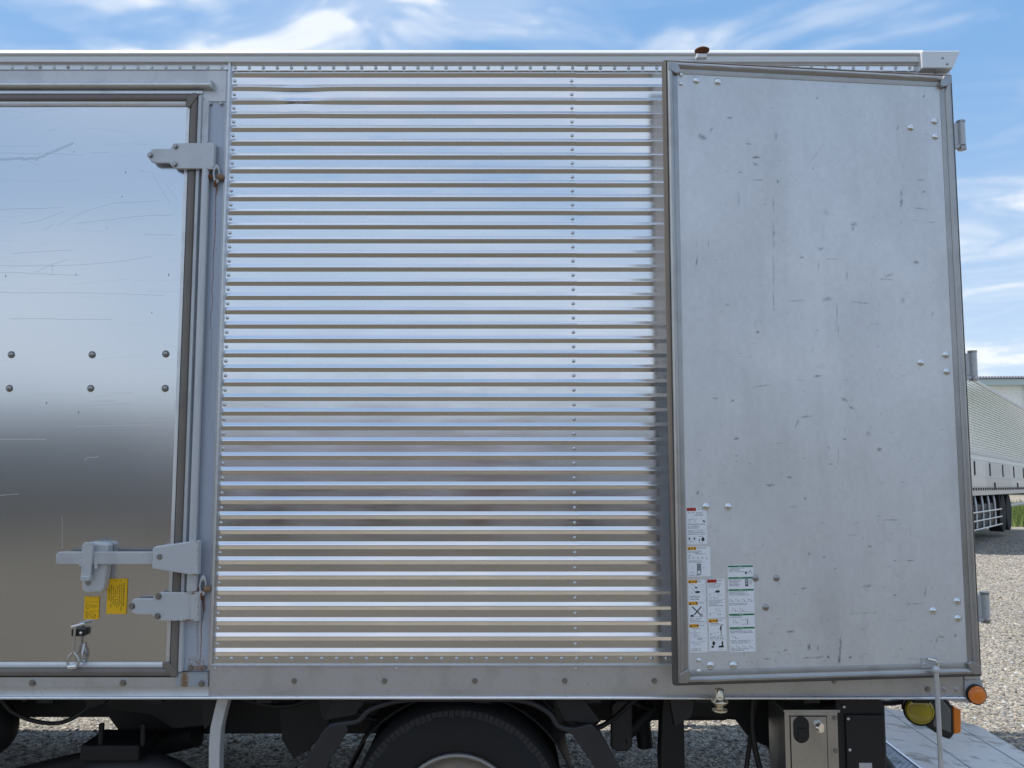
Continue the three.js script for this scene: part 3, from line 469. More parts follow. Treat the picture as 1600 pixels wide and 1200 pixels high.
const scuffs = [
  // x, y, length, angle, width, darkness
  [0.104, 2.048, 0.045, -0.35, 0.016, 0.75], [0.144, 2.08, 0.03, 0.9, 0.007, 0.5], [0.223, 2.131, 0.024, 0.05, 0.008, 0.7], [0.334, 1.975, 0.045, 0.1, 0.011, 0.75], [0.33, 1.948, 0.035, -0.4, 0.008, 0.5], [0.268, 1.913, 0.025, 0, 0.004, 0.5], [0.343, 1.884, 0.05, 0, 0.004, 0.45], [0.426, 1.881, 0.014, 1.2, 0.008, 0.75], [0.255, 1.805, 0.09, 1.55, 0.006, 0.25],
  [0.405, 1.789, 0.1, 1.57, 0.005, 0.3], [0.401, 1.662, 0.12, 1.57, 0.007, 0.35], [0.396, 1.515, 0.16, 1.57, 0.005, 0.35], [0.393, 1.411, 0.1, 1.57, 0.005, 0.45], [0.07, 1.554, 0.05, 1.35, 0.006, 0.7], [0.122, 1.623, 0.045, 1.5, 0.004, 0.35], [0.972, 1.851, 0.035, 1.4, 0.008, 0.6], [0.971, 1.813, 0.04, 1.4, 0.011, 0.7], [1.06, 1.909, 0.05, 0, 0.006, 0.4], [1.054, 1.791, 0.1, -0.08, 0.003, 0.65], [1.102, 1.736, 0.05, 0, 0.004, 0.4], [1.074, 1.86, 0.02, 0.3, 0.006, 0.5], [1.026, 1.573, 0.026, 0.1, 0.01, 0.75],
  [0.756, 1.718, 0.04, 0.1, 0.012, 0.5], [0.75, 1.7, 0.02, 1.2, 0.008, 0.4], [0.631, 1.764, 0.03, 0.5, 0.028, 0.25], [0.604, 1.615, 0.03, 0.2, 0.01, 0.45], [0.52, 1.579, 0.02, 0, 0.006, 0.5], [0.663, 1.576, 0.09, 0, 0.003, 0.35], [0.591, 1.541, 0.05, 1.5, 0.006, 0.3], [0.715, 1.512, 0.04, 1.5, 0.005, 0.4], [0.902, 1.517, 0.05, 0.25, 0.008, 0.4], [0.89, 1.5, 0.08, -0.03, 0.005, 0.4], [0.624, 1.416, 0.06, 0.2, 0.014, 0.35], [0.771, 1.405, 0.1, -0.08, 0.004, 0.5], [0.665, 1.354, 0.14, 1.5, 0.005, 0.4], [0.668, 1.291, 0.05, 1.5, 0.004, 0.35], [0.321, 1.283, 0.014, 0, 0.008, 0.85], [0.495, 1.408, 0.09, 0.05, 0.006, 0.3], [0.197, 1.386, 0.03, 0, 0.008, 0.3], [0.958, 1.417, 0.03, 1.4, 0.02, 0.25], [1.089, 1.367, 0.03, 1.1, 0.005, 0.4], [0.576, 1.115, 0.04, 0.05, 0.006, 0.45], [0.583, 1.939, 0.02, 1.3, 0.004, 0.4], [0.424, 2.065, 0.05, 1.5, 0.01, 0.3], [0.304, 2.028, 0.03, 0, 0.006, 0.4], [0.61, 2.228, 0.012, 0.5, 0.008, 0.5], [1.094, 2.257, 0.02, 0.8, 0.006, 0.5], [0.968, 2.118, 0.03, 1.2, 0.005, 0.45], [0.6, 2.0, 0.1, 0.9, 0.005, 0.2],
  [0.135, 1.024, 0.035, -0.1, 0.005, 0.45], [0.208, 1.017, 0.015, 0, 0.008, 0.45], [0.332, 1.074, 0.12, 0.15, 0.003, 0.4], [0.494, 1.097, 0.05, 0, 0.003, 0.3], [0.569, 1.113, 0.03, 0, 0.006, 0.4], [0.682, 1.025, 0.04, -0.4, 0.01, 0.5], [0.714, 0.992, 0.035, -0.5, 0.008, 0.5], [0.517, 0.957, 0.05, 0.1, 0.007, 0.55], [0.478, 0.931, 0.04, 1.0, 0.006, 0.4], [0.219, 0.872, 0.03, 0, 0.008, 0.65], [0.679, 0.871, 0.014, 0, 0.006, 0.5], [0.828, 0.832, 0.03, 0, 0.012, 0.65], [0.649, 0.808, 0.09, 1.5, 0.003, 0.35], [0.61, 0.838, 0.02, -0.9, 0.004, 0.35], [0.439, 0.726, 0.03, -0.2, 0.008, 0.45], [0.356, 0.696, 0.05, 0, 0.006, 0.65], [0.613, 0.775, 0.03, 0, 0.003, 0.4], [0.781, 0.89, 0.03, 0.7, 0.02, 0.25], [0.054, 0.668, 0.02, 1.2, 0.006, 0.7], [0.501, 0.645, 0.01, 0, 0.005, 0.6], [0.452, 0.615, 0.05, 0, 0.004, 0.3], [0.871, 0.562, 0.09, 0, 0.003, 0.65], [0.7, 0.506, 0.06, 0.1, 0.004, 0.35], [0.769, 0.462, 0.02, 0, 0.006, 0.5], [0.51, 0.438, 0.012, 1, 0.01, 0.4], [0.573, 0.425, 0.02, 0, 0.005, 0.45], [0.94, 0.407, 0.04, 0, 0.004, 0.5], [0.875, 0.408, 0.012, 0, 0.004, 0.5], [0.62, 0.381, 0.01, 0, 0.006, 0.4], [0.484, 0.309, 0.03, 0.2, 0.007, 0.4], [0.752, 0.314, 0.05, 0.1, 0.01, 0.5], [1.0, 0.284, 0.04, 1.4, 0.004, 0.5], [0.96, 0.245, 0.12, 0.02, 0.003, 0.4], [0.731, 0.214, 0.14, 0, 0.003, 0.35], [0.881, 0.184, 0.12, 0, 0.002, 0.25], [0.421, 0.152, 0.05, 0, 0.006, 0.6], [0.498, 0.096, 0.025, 1.4, 0.01, 0.85], [0.628, 0.085, 0.11, 1.45, 0.007, 0.75], [0.623, 0.044, 0.03, 1.5, 0.01, 0.8], [0.398, 0.084, 0.02, 0.4, 0.007, 0.45], [0.325, 0.055, 0.035, 0, 0.006, 0.5], [0.539, 0.056, 0.05, 0.1, 0.007, 0.45], [0.492, 0.055, 0.08, 0, 0.004, 0.5], [0.576, 0.055, 0.012, 1.57, 0.01, 0.85], [0.668, 0.053, 0.012, 1.57, 0.01, 0.85], [1.058, 0.119, 0.04, 0, 0.004, 0.65], [1.04, 0.104, 0.02, 1.4, 0.005, 0.5], [1.121, 0.122, 0.02, 1.57, 0.008, 0.5], [0.869, 0.279, 0.01, 0, 0.006, 0.5], [0.535, 0.088, 0.035, 1.5, 0.004, 0.5]];
{
  const W = 1000, Hh = 2000, sc = W / RW, scy = Hh / RH;
  const map = canvasTex(W, Hh, (g) => {
    const im = g.createImageData(W, Hh), d = im.data;
    for (let j = 0; j < Hh; j++) for (let i = 0; i < W; i++) {
      const x = i / W * RW, y = (1 - j / Hh) * RH, a = fbm(x * 3.2, y * 3.2, 5, 101), b = fbm(x * 60, y * 46, 4, 121), c = hash(i, j, 7), v = fbm(x * 14, y * 2.2, 3, 141);
      const t = 0.95 - 0.03 * smooth(0.4, 0.8, a) - 0.045 * (b - 0.5) - 0.018 * smooth(0.45, 0.8, v) + 0.03 * (c - 0.5), k = (j * W + i) * 4;
      d[k] = t * 249; d[k + 1] = t * 250; d[k + 2] = t * 253; d[k + 3] = 255;
    }
    g.putImageData(im, 0, 0);
    const r = rng(19), mark = (x, y, len, ang, w, al) => { // a rubbed mark: many short hatch strokes
      w *= 1.5; const n = Math.round(14 + len * w * 110000);
      for (let i = 0; i < n; i++) { const s = (r() + r() - 1) * len / 2, q = (r() + r() - 1) * w / 2, cx = (x + s * Math.cos(ang) - q * Math.sin(ang)) * sc, cy = (RH - (y + s * Math.sin(ang) + q * Math.cos(ang))) * scy, l = (0.001 + 0.005 * r() * r()) * sc; g.strokeStyle = `rgba(66,70,76,${al * (0.06 + 0.26 * r())})`; g.lineWidth = 0.8 + r() * 2.2; const aa = -ang + (r() - 0.5) * 1.3; g.beginPath(); g.moveTo(cx - l * Math.cos(aa), cy - l * Math.sin(aa)); g.lineTo(cx + l * Math.cos(aa), cy + l * Math.sin(aa)); g.stroke(); }
    };
    for (const s of scuffs) mark(...s);
    for (let i = 0; i < 460; i++) { const x = 0.06 + r() * 1.05, y = 0.04 + Math.pow(r(), 1.7) * 2.15; mark(x, y, 0.008 + 0.05 * r() * r(), r() < 0.7 ? (r() - 0.5) * 0.5 : 1.57 + (r() - 0.5) * 0.5, 0.0015 + 0.004 * r(), 0.05 + 0.22 * r() * r()); }
    for (let i = 0; i < 260; i++) { g.strokeStyle = `rgba(250,250,250,${0.1 + 0.25 * r()})`; g.lineWidth = 0.6 + r(); const x = r() * W, y = r() * Hh, l = 5 + 40 * r(), a = (r() - 0.5) * 2; g.beginPath(); g.moveTo(x, y); g.lineTo(x + l * Math.cos(a), y + l * Math.sin(a)); g.stroke(); }
  });
  const rough = dataTex(512, 1024, (u, v) => 0.75 + 0.5 * (tileNoise(u, v, 6, 201, 5, 2) - 0.5), false);
  const pm = std(rgb(0.845, 0.84, 0.825), 0.5, 0.35, { map, roughnessMap: rough });
  mesh('inner_panel', new THREE.BoxGeometry(RW - 0.1, RH - 0.062, 0.04).translate(RW / 2, RH / 2, -0.0285), pm, rearDoor);
  mesh('outer_skin', uvm(bx(0.012, RW - 0.012, 0.012, RH - 0.012, -0.053, -0.0488)), M.white, rearDoor);
  const names = ['bottom', 'right', 'top', 'left'];
  const rub = [[0.02, -0.05], [0.003, -0.046], [0.0, -0.03], [0.0, -0.012], [0.002, -0.004], [0.006, -0.001], [0.011, -0.002]];
  const bead = [[0.0105, -0.004], [0.0125, 0.003], [0.017, 0.0075], [0.023, 0.0085], [0.029, 0.006], [0.033, 0.001], [0.0345, -0.002]];
  const flat = [[0.034, -0.003], [0.0365, -0.003], [0.052, -0.0065], [0.053, -0.0095]];
  const flatT = [[0.034, -0.003], [0.0365, -0.003], [0.04, -0.0065], [0.042, -0.0095]];
  for (let s = 0; s < 4; s++) {
    mesh('gasket', frameSide(rub, s), M.gasket, rearDoor);
    mesh('frame_bead', frameSide(bead, s), M.frame, rearDoor);
    mesh('frame_lip', frameSide(flat, s), M.frame, rearDoor);
  }
  for (const [cx, cy, sx, sy] of [[0, 0, 1, 1], [RW, 0, -1, 1], [RW, RH, -1, -1], [0, RH, 1, -1]]) {
    const g = plate([[0.013, 0.013], [0.042, 0.013], [0.056, 0.034], [0.06, 0.05], [0.05, 0.06], [0.034, 0.056], [0.013, 0.042]], -0.012, 0.0098, 0.0025);
    const m = mesh('corner_piece', uvm(g), M.frame, rearDoor); m.position.set(cx, cy, 0); m.rotation.z = [0, Math.PI / 2, Math.PI, -Math.PI / 2][(sx < 0 ? (sy < 0 ? 2 : 1) : (sy < 0 ? 3 : 0))];
  }
  for (const [x, y] of [[0.127, 2.248], [0.212, 2.247], [0.99, 2.099], [1.09, 2.129], [1.09, 2.067], [0.988, 1.171], [1.091, 1.202], [1.091, 1.138], [0.992, 0.242], [1.09, 0.275], [1.089, 0.212], [0.129, 0.632], [0.213, 0.631], [0.133, 0.067], [0.218, 0.065]]) rivetAt('bolt', bigDomeG, M.dome, rearDoor, x, y, -0.0088);
  for (const [x, y] of [[0.39, 0.371], [0.346, 0.267], [0.31, 0.372]]) rivetAt('bolt', bigDomeG, M.bolt, rearDoor, x, y, -0.0088).scale.setScalar(0.85);
  for (const [x, y] of [[0.067, 2.267], [0.066, 2.232], [0.091, 0.086], [0.09, 0.048]]) rivetAt('bolt', smallDomeG, M.dome, rearDoor, x, y, -0.0088);
}
// --- safety stickers at the door's lower left
function kanji(g, x, y, s, which, color) { // the two-character headings, by strokes on a unit square
  const K = {
    chu: [[.08, .12, .2, .22], [.03, .38, .16, .47], [.05, .92, .22, .6], [.6, .02, .68, .12], [.35, .25, .97, .25], [.4, .55, .93, .55], [.3, .9, 1, .9], [.65, .25, .65, .9]],
    i: [[.5, 0, .5, .1], [.15, .1, .85, .1], [.3, .14, .36, .24], [.7, .14, .64, .24], [.05, .26, .95, .26], [.22, .34, .78, .34], [.22, .34, .22, .6], [.78, .34, .78, .6], [.22, .47, .78, .47], [.22, .6, .78, .6], [.1, .72, .06, .92], [.28, .7, .34, .95], [.34, .95, .7, .95], [.7, .95, .72, .82], [.5, .68, .58, .8], [.82, .7, .95, .88]],
    kei: [[.05, .1, .5, .1], [.2, .02, .2, .18], [.36, .02, .36, .18], [.1, .22, .45, .22], [.12, .32, .3, .32], [.45, .22, .45, .42], [.65, 0, .55, .2], [.6, .12, .95, .12], [.88, .12, .6, .42], [.62, .18, .95, .42], [.1, .52, .9, .52], [.3, .46, .7, .46], [.22, .6, .78, .6], [.22, .68, .78, .68], [.28, .76, .72, .76], [.28, .76, .28, .97], [.72, .76, .72, .97], [.28, .97, .72, .97]],
    koku: [[.28, .02, .14, .26], [.2, .16, .85, .16], [.5, .02, .5, .42], [.05, .42, .95, .42], [.22, .58, .8, .58], [.22, .58, .22, .98], [.8, .58, .8, .98], [.22, .95, .8, .95]],
  };
  g.strokeStyle = color; g.lineWidth = s * 0.09; g.beginPath(); for (const [a, b, c, d] of K[which]) { g.moveTo(x + a * s, y + b * s); g.lineTo(x + c * s, y + d * s); } g.stroke();
}
function heading(g, x, y, w, h, red, title, seed) {
  g.fillStyle = red ? '#cf3a20' : '#f0a81c'; g.fillRect(x, y, w, h);
  const k = '#1c1712'; g.fillStyle = k; g.beginPath(); g.moveTo(x + h * 0.12, y + h * 0.88); g.lineTo(x + h * 0.55, y + h * 0.1); g.lineTo(x + h * 0.98, y + h * 0.88); g.fill();
  g.fillStyle = red ? '#cf3a20' : '#f0a81c'; g.fillRect(x + h * 0.5, y + h * 0.36, h * 0.1, h * 0.28); g.fillRect(x + h * 0.5, y + h * 0.7, h * 0.1, h * 0.08);
  kanji(g, x + h * 1.2, y + h * 0.12, h * 0.76, red ? 'kei' : 'chu', k); kanji(g, x + h * 2.2, y + h * 0.12, h * 0.76, red ? 'koku' : 'i', k);
  if (title) tinyText(g, x + w + 6, y + h * 0.25, title, h * 0.5, 1, seed, false);
}
const line = (g, pts, w = 2, c = 'rgba(40,40,46,0.85)') => { g.strokeStyle = c; g.lineWidth = w; g.beginPath(); pts.forEach((p, i) => i ? g.lineTo(...p) : g.moveTo(...p)); g.stroke(); };
const blob = (g, x, y, rx, ry, c = 'rgba(30,30,34,0.9)', a = 0) => { g.fillStyle = c; g.beginPath(); g.ellipse(x, y, rx, ry, a, 0, 7); g.fill(); };
const paper = (g, W, Hh) => { g.fillStyle = '#eef1f5'; g.fillRect(0, 0, W, Hh); };
function liftSketch(g, x, y, s, n) { for (let i = 0; i < n; i++) { const o = x + i * s * 1.15; line(g, [[o, y], [o, y + s * 0.6], [o + s * 0.12, y + s * 0.6]], 2); line(g, [[o, y + s * 0.25], [o + s * 0.35, y + s * 0.25], [o + s * 0.5, y + s * 0.55], [o + s * 0.95, y + s * 0.62]], 2.4); g.strokeStyle = 'rgba(40,40,46,0.9)'; g.lineWidth = 2; g.beginPath(); g.arc(o + s * 0.45, y + s * 0.5, s * 0.09, 0, 7); g.stroke(); } }
{
  const st = (name, b, W, draw, label) => { const Hh = Math.round(W * (b[2] - b[3]) / (b[1] - b[0])); const m = sticker(name, b[0], b[1], b[3], b[2], -0.0081, canvasTex(W, Hh, (g) => { paper(g, W, Hh); draw(g, W, Hh); }), rearDoor); m.userData.label = label; };
  st('warning_sticker', [0.057, 0.131, 0.628, 0.498], 280, (g, W, Hh) => { heading(g, 0, 0, 132, 44, true, 120, 1); tinyText(g, 12, 62, 250, 22, 1, 2); tinyText(g, 80, 92, 190, 24, 1, 3); line(g, [[20, 160], [150, 150]], 3); line(g, [[75, 150], [80, 118]], 2); g.lineWidth = 3; g.beginPath(); g.arc(36, 182, 18, 0, 7); g.stroke(); line(g, [[110, 168], [110, 196]], 5); blob(g, 240, 184, 20, 11, undefined, 0.6); line(g, [[190, 160], [205, 140]], 2); tinyText(g, 12, 216, 255, 76, 3, 4); line(g, [[0, 302], [W, 302]], 2); tinyText(g, 12, 312, 250, 62, 3, 5); for (const x of [30, 100]) { g.strokeRect(x - 18, 398, 40, 46); blob(g, x, 420, 11, 15); } blob(g, 222, 430, 22, 28); blob(g, 172, 440, 9, 14); tinyText(g, 150, 384, 110, 14, 1, 6); tinyText(g, 20, 458, 120, 14, 1, 7); tinyText(g, 160, 470, 100, 12, 1, 9); }, 'white warning sticker with red heading, topmost on the door');
  st('caution_sticker', [0.056, 0.142, 0.488, 0.382], 320, (g, W, Hh) => { heading(g, 4, 2, 122, 40, false, 170, 11); tinyText(g, 6, 52, 300, 40, 2, 12); tinyText(g, 110, 88, 180, 22, 1, 13); tinyText(g, 14, 110, 60, 20, 1, 14); for (let i = 0; i < 5; i++) tinyText(g, 8 + i * 62, 134, 44, 40, 2, 15 + i); tinyText(g, 10, 182, 250, 36, 2, 21); g.fillStyle = '#9aa0a6'; g.fillRect(132, 226, 54, 142); g.strokeStyle = '#303438'; g.lineWidth = 4; g.strokeRect(132, 226, 54, 142); for (const y of [252, 292]) { g.beginPath(); g.arc(159, y, 17, 0, 7); g.stroke(); line(g, [[148, y - 10], [170, y + 10]], 3); } g.fillStyle = '#e8ebee'; g.fillRect(140, 322, 38, 36); tinyText(g, 60, 276, 60, 18, 1, 23); tinyText(g, 204, 276, 60, 18, 1, 24); tinyText(g, 28, 338, 90, 14, 1, 25); tinyText(g, 8, 370, 220, 20, 1, 26); }, 'white caution sticker with amber heading and remote control drawing');
  st('caution_sticker', [0.057, 0.121, 0.37, 0.294], 260, (g, W, Hh) => { heading(g, 2, 2, 136, 46, false, 60, 31); line(g, [[30, 70], [110, 190]], 2); line(g, [[60, 62], [150, 130]], 3); blob(g, 118, 112, 18, 12); blob(g, 140, 176, 38, 17); line(g, [[190, 70], [120, 120]], 2); for (let i = 0; i < 5; i++) line(g, [[190, 80 + i * 28], [240, 70 + i * 32]], 2); line(g, [[20, 200], [110, 160]], 2); tinyText(g, 20, 230, 230, 66, 3, 32); }, 'caution sticker, upper of the left column');
  st('caution_sticker', [0.057, 0.122, 0.293, 0.215], 260, (g, W, Hh) => { heading(g, 2, 2, 136, 46, false, 90, 41); line(g, [[54, 72], [176, 188]], 16, '#15161a'); line(g, [[190, 72], [82, 186]], 16, '#15161a'); blob(g, 50, 200, 28, 16); blob(g, 186, 194, 20, 20); blob(g, 186, 194, 10, 10, '#eef1f5'); line(g, [[10, 212], [230, 212]], 2); for (let i = 0; i < 4; i++) line(g, [[200, 100 + i * 20], [238, 90 + i * 24]], 2); tinyText(g, 20, 232, 225, 70, 3, 42); }, 'caution sticker with a crossed-out drawing, middle of the left column');
  st('caution_sticker', [0.058, 0.125, 0.214, 0.114], 260, (g, W, Hh) => { heading(g, 2, 2, 136, 46, false, 110, 51); tinyText(g, 20, 56, 230, 22, 1, 52); for (let i = 0; i < 3; i++) { line(g, [[18, 104 + i * 34], [18, 118 + i * 34], [150 - i * 20, 118 + i * 34], [150 - i * 20, 200]], 2); tinyText(g, 60, 90 + i * 34, 70, 16, 1, 53 + i); } tinyText(g, 110, 190, 140, 36, 2, 57); line(g, [[14, 226], [14, 256], [54, 256], [54, 226]], 3); line(g, [[54, 256], [230, 236]], 3); tinyText(g, 60, 270, 150, 18, 1, 58); tinyText(g, 24, 330, 220, 44, 2, 59); }, 'caution sticker with a lift diagram, lowest of the left column');
  st('warning_sticker', [0.128, 0.194, 0.371, 0.234], 260, (g, W, Hh) => { heading(g, 2, 2, 136, 46, true, 110, 61); tinyText(g, 16, 58, 230, 66, 3, 62); blob(g, 150, 172, 34, 18); line(g, [[96, 190], [190, 160]], 3); line(g, [[22, 200], [40, 214], [26, 232]], 5); line(g, [[40, 206], [100, 196]], 2); g.strokeRect(150, 208, 60, 22); tinyText(g, 16, 254, 230, 22, 1, 63); line(g, [[0, 286], [W, 286]], 2); tinyText(g, 16, 296, 230, 88, 4, 64); g.beginPath(); g.arc(150, 430, 30, 0, 7); g.stroke(); line(g, [[100, 410], [200, 450]], 2); line(g, [[22, 476], [40, 490], [26, 508]], 5); line(g, [[40, 480], [120, 464]], 2); tinyText(g, 140, 486, 100, 24, 1, 65); }, 'warning sticker with red heading, upper of the middle column');
  st('caution_sticker', [0.13, 0.196, 0.23, 0.117], 260, (g, W, Hh) => { heading(g, 2, 2, 136, 46, false, 60, 71); tinyText(g, 20, 56, 220, 40, 2, 72); blob(g, 178, 132, 13, 34); blob(g, 188, 96, 10, 10); line(g, [[178, 160], [182, 230]], 9); line(g, [[150, 140], [178, 130]], 6); line(g, [[22, 196], [40, 210], [26, 228]], 5); line(g, [[40, 204], [150, 186]], 2); line(g, [[60, 236], [240, 236]], 2); tinyText(g, 16, 246, 230, 40, 2, 73); line(g, [[0, 292], [W, 292]], 2); blob(g, 70, 336, 22, 30); blob(g, 54, 384, 22, 14); line(g, [[196, 310], [196, 390]], 22, '#15161a'); line(g, [[140, 384], [215, 384]], 26, '#15161a'); tinyText(g, 140, 416, 110, 16, 1, 74); }, 'caution sticker with figures, lower of the middle column');
  st('instruction_sticker', [0.206, 0.303, 0.422, 0.112], 340, (g, W, Hh) => { const k = Hh / 1085, bars = [0, 146, 296, 602, 768]; g.fillStyle = '#e9eef3'; for (const b of bars) { g.fillStyle = '#1f7a50'; g.fillRect(6, 10 + b * k, W - 12, 22); g.fillStyle = 'rgba(235,245,240,0.8)'; g.fillRect(W * 0.4, 18 + b * k, W * 0.16, 5); } tinyText(g, 12, 40 * k, 230, 60, 4, 81); g.strokeStyle = '#333'; blob(g, 240, 104 * k, 15, 18, 'rgba(60,62,68,0.8)'); line(g, [[272, 118 * k], [296, 70 * k], [320, 118 * k]], 5); tinyText(g, 12, 186 * k, 200, 90, 5, 82); g.fillStyle = '#4a4e54'; g.fillRect(226, 184 * k, 40, 88); blob(g, 246, 206 * k, 12, 12, '#c9ced4'); blob(g, 246, 238 * k, 12, 12, '#c9ced4'); tinyText(g, 276, 190 * k, 54, 64, 4, 83); tinyText(g, 12, 336 * k, 315, 56, 3, 84); liftSketch(g, 14, 420 * k, 72, 4); tinyText(g, 12, 480 * k, 315, 34, 2, 85); liftSketch(g, 46, 530 * k, 86, 2); line(g, [[130, 590 * k], [320, 590 * k]], 2); tinyText(g, 12, 634 * k, 300, 34, 2, 86); liftSketch(g, 60, 680 * k, 80, 1); line(g, [[160, 690 * k], [240, 690 * k], [246, 740 * k], [170, 744 * k]], 3); line(g, [[240, 676 * k], [248, 712 * k], [242, 750 * k]], 6); tinyText(g, 12, 804 * k, 310, 56, 3, 87); liftSketch(g, 46, 870 * k, 84, 1); tinyText(g, 12, 940 * k, 315, 46, 3, 88); liftSketch(g, 10, 1000 * k, 72, 4); tinyText(g, 12, 1046 * k, 260, 30, 2, 89); }, 'tall white instruction sticker with green bars');
}
// --- bracket, eye and the stay rod hanging from the door; the locking bar's foot below
{
  const b = mesh('stay_bracket', uvm(plate([[0.935, 0.03], [0.998, 0.03], [0.998, 0.074], [0.935, 0.074]], -0.008, -0.003, 0.001)), M.paint, rearDoor);
  const hk = mesh('stay_hook', tube([[0.958, 0.072, 0.004], [0.97, 0.07, 0.02], [0.982, 0.058, 0.02], [0.984, 0.042, 0.012], [0.978, 0.034, 0.006]], 0.0055, 30), M.chrome, rearDoor);
  for (const [x, y] of [[0.946, 0.052], [0.99, 0.052]]) rivetAt('screw', smallDomeG, M.rivet, rearDoor, x, y, -0.003).scale.setScalar(0.5);
  const top = new THREE.Vector3(0.968, 0.04, 0.03).applyAxisAngle(new THREE.Vector3(0, 1, 0), rearDoor.rotation.y).add(rearDoor.position);
  const rod = mesh('stay_rod', join([bar([top.x, top.y, top.z], [1.592, 0.36, 0.02], 0.0085, 14), new THREE.SphereGeometry(0.0145, 14, 10).translate(top.x, top.y, top.z)]), M.paint, truck);
  mesh('rod_clip', join([bar([1.545, 0.652, 0.06], [1.574, 0.648, 0.055], 0.007, 10), new THREE.SphereGeometry(0.011, 10, 8).translate(1.545, 0.652, 0.06)]), M.chrome, rod);
  const foot = mesh('lock_bar_foot', new THREE.LatheGeometry([[0.0001, 0.06], [0.016, 0.06], [0.016, 0.032], [0.021, 0.026], [0.03, 0.02], [0.031, 0.014], [0.02, 0.006], [0.012, -0.001], [0.014, -0.006], [0.026, -0.01], [0.028, -0.014], [0.026, -0.018], [0.0001, -0.019]].map((q) => new THREE.Vector2(...q)), 28), M.brass, truck); foot.position.set(0.753, 0.902, 0.105);
}
// --- hinges at the rear corner, seen past the door's edge
for (const [y0, y1] of [[3.03, 3.15], [2.098, 2.217], [1.172, 1.287]]) {
  const h = mesh('rear_hinge', join([bar([1.808, y0 + 0.018, -0.02], [1.808, y1 - 0.008, -0.02], 0.0155, 18), rb(1.755, 1.808, y0 + 0.02, y1 - 0.01, -0.028, -0.016, 0.003), rb(1.765, 1.81, y0 + 0.004, y0 + 0.02, -0.03, -0.012, 0.003)]), M.paint, truck);
  mesh('hinge_pin', join([bar([1.808, y1 - 0.008, -0.02], [1.808, y1, -0.02], 0.017, 18), bar([1.808, y0, -0.02], [1.808, y0 + 0.012, -0.02], 0.0165, 18)]), M.bolt, h);
}
// the other rear door, swung open along the far side
{ const d = mesh('rear_door', uvm(bx(0.6, 1.75, 0.99, 3.31, -2.46, -2.4)), M.satin, truck); d.userData.label = 'far rear door folded open along the other side'; }

// ================================================================ under the body
// chassis rails and cross-members
for (const z of [-0.86, -1.66]) {
  const holes = z > -1 ? [circle(-1.23, 0.76, 0.018), circle(-1.19, 0.7, 0.012), circle(-1.1, 0.7, 0.012)] : [];
  mesh('chassis_rail', uvm(plate([[XL, 0.575], [-2.4, 0.575], [-1.9, 0.575], [-1.84, 0.5], [0.36, 0.5], [0.42, 0.56], [1.0, 0.56], [1.12, 0.6], [1.55, 0.64], [1.55, 0.86], [XL, 0.86]], z, z + 0.08, 0.004, holes)), M.chassis, truck);
}
for (let x = -5.6; x < 1.7; x += 0.42) mesh('cross_member', uvm(bx(x, x + 0.06, 0.862, 0.928, -2.28, -0.06)), M.chassis, truck);
mesh('side_guard', uvm(bx(-5, -0.75, 0.36, 0.8, -2.3, -2.27)), M.paint, truck);
// wheels: twin tyres each side of the driven axle, plus one axle ahead
function wheel(x, z, side) {
  const w = part('wheel', truck); w.position.set(x, 0.42, z); if (side < 0) w.rotation.y = Math.PI;
  const lp = [[0.236, -0.2], [0.25, -0.215], [0.3, -0.228], [0.36, -0.225], [0.398, -0.208], [0.4145, -0.19], [0.42, -0.16], [0.42, -0.05], [0.4145, -0.02], [0.405, -0.008], [0.392, -0.003], [0.372, 0.004], [0.34, 0.011], [0.3, 0.013], [0.262, 0.006], [0.246, -0.006], [0.236, -0.02]].map((q) => new THREE.Vector2(...q));
  mesh('tyre', uvm(new THREE.LatheGeometry(lp, 96).rotateX(Math.PI / 2)), M.tyre, w);
  const lugs = []; for (let i = 0; i < 110; i++) { const a = i / 110 * 6.2832, l = 0.02 + 0.014 * hash(i, 3, 4); lugs.push(new THREE.BoxGeometry(0.0195, l, 0.006).translate(0, 0.405 - l / 2, -0.001).rotateZ(a)); }
  mesh('shoulder_lugs', uvm(join(lugs)), M.dust, w);
  const rp = [[0.2405, -0.02], [0.2405, 0.0], [0.236, 0.006], [0.228, 0.004], [0.221, -0.006], [0.214, -0.03], [0.2, -0.06], [0.17, -0.07], [0.15, -0.066], [0.1, -0.06], [0.0001, -0.06]].map((q) => new THREE.Vector2(...q));
  mesh('rim', uvm(new THREE.LatheGeometry(rp, 64).rotateX(Math.PI / 2)), M.rim, w);
  mesh('hub', uvm(new THREE.LatheGeometry([[0.09, -0.06], [0.085, 0.0], [0.06, 0.03], [0.0001, 0.035]].map((q) => new THREE.Vector2(...q)), 32).rotateX(Math.PI / 2)), M.chassis, w);
  for (let i = 0; i < 8; i++) { const a = i / 8 * 6.283; rivetAt('wheel_nut', new THREE.CylinderGeometry(0.015, 0.016, 0.03, 6).rotateX(Math.PI / 2), M.bolt, w, 0.135 * Math.cos(a), 0.135 * Math.sin(a), -0.05); }
}
wheel(-0.212, -0.1, 1); wheel(-0.212, -0.36, 1); wheel(-0.212, -2.26, -1);
mesh('axle', uvm(join([bar([-0.212, 0.42, -2.2], [-0.212, 0.42, -0.4], 0.07, 20), new THREE.SphereGeometry(0.19, 20, 14).translate(-0.212, 0.42, -1.25)])), M.chassis, truck);
// mudguard over the wheel
{
  const g = []; for (let i = 0; i <= 24; i++) { const a = Math.PI * (0.06 + 0.88 * i / 24); g.push([-0.212 + 0.475 * Math.cos(a), 0.405 + 0.455 * Math.sin(a)]); }
  const o = g.map(([x, y]) => [-0.212 + (x + 0.212) * 0.985, 0.405 + (y - 0.405) * 0.985]).reverse();
  mesh('mudguard', uvm(plate([...g, ...o], -0.66, -0.2, 0)), M.chassis, truck);
}
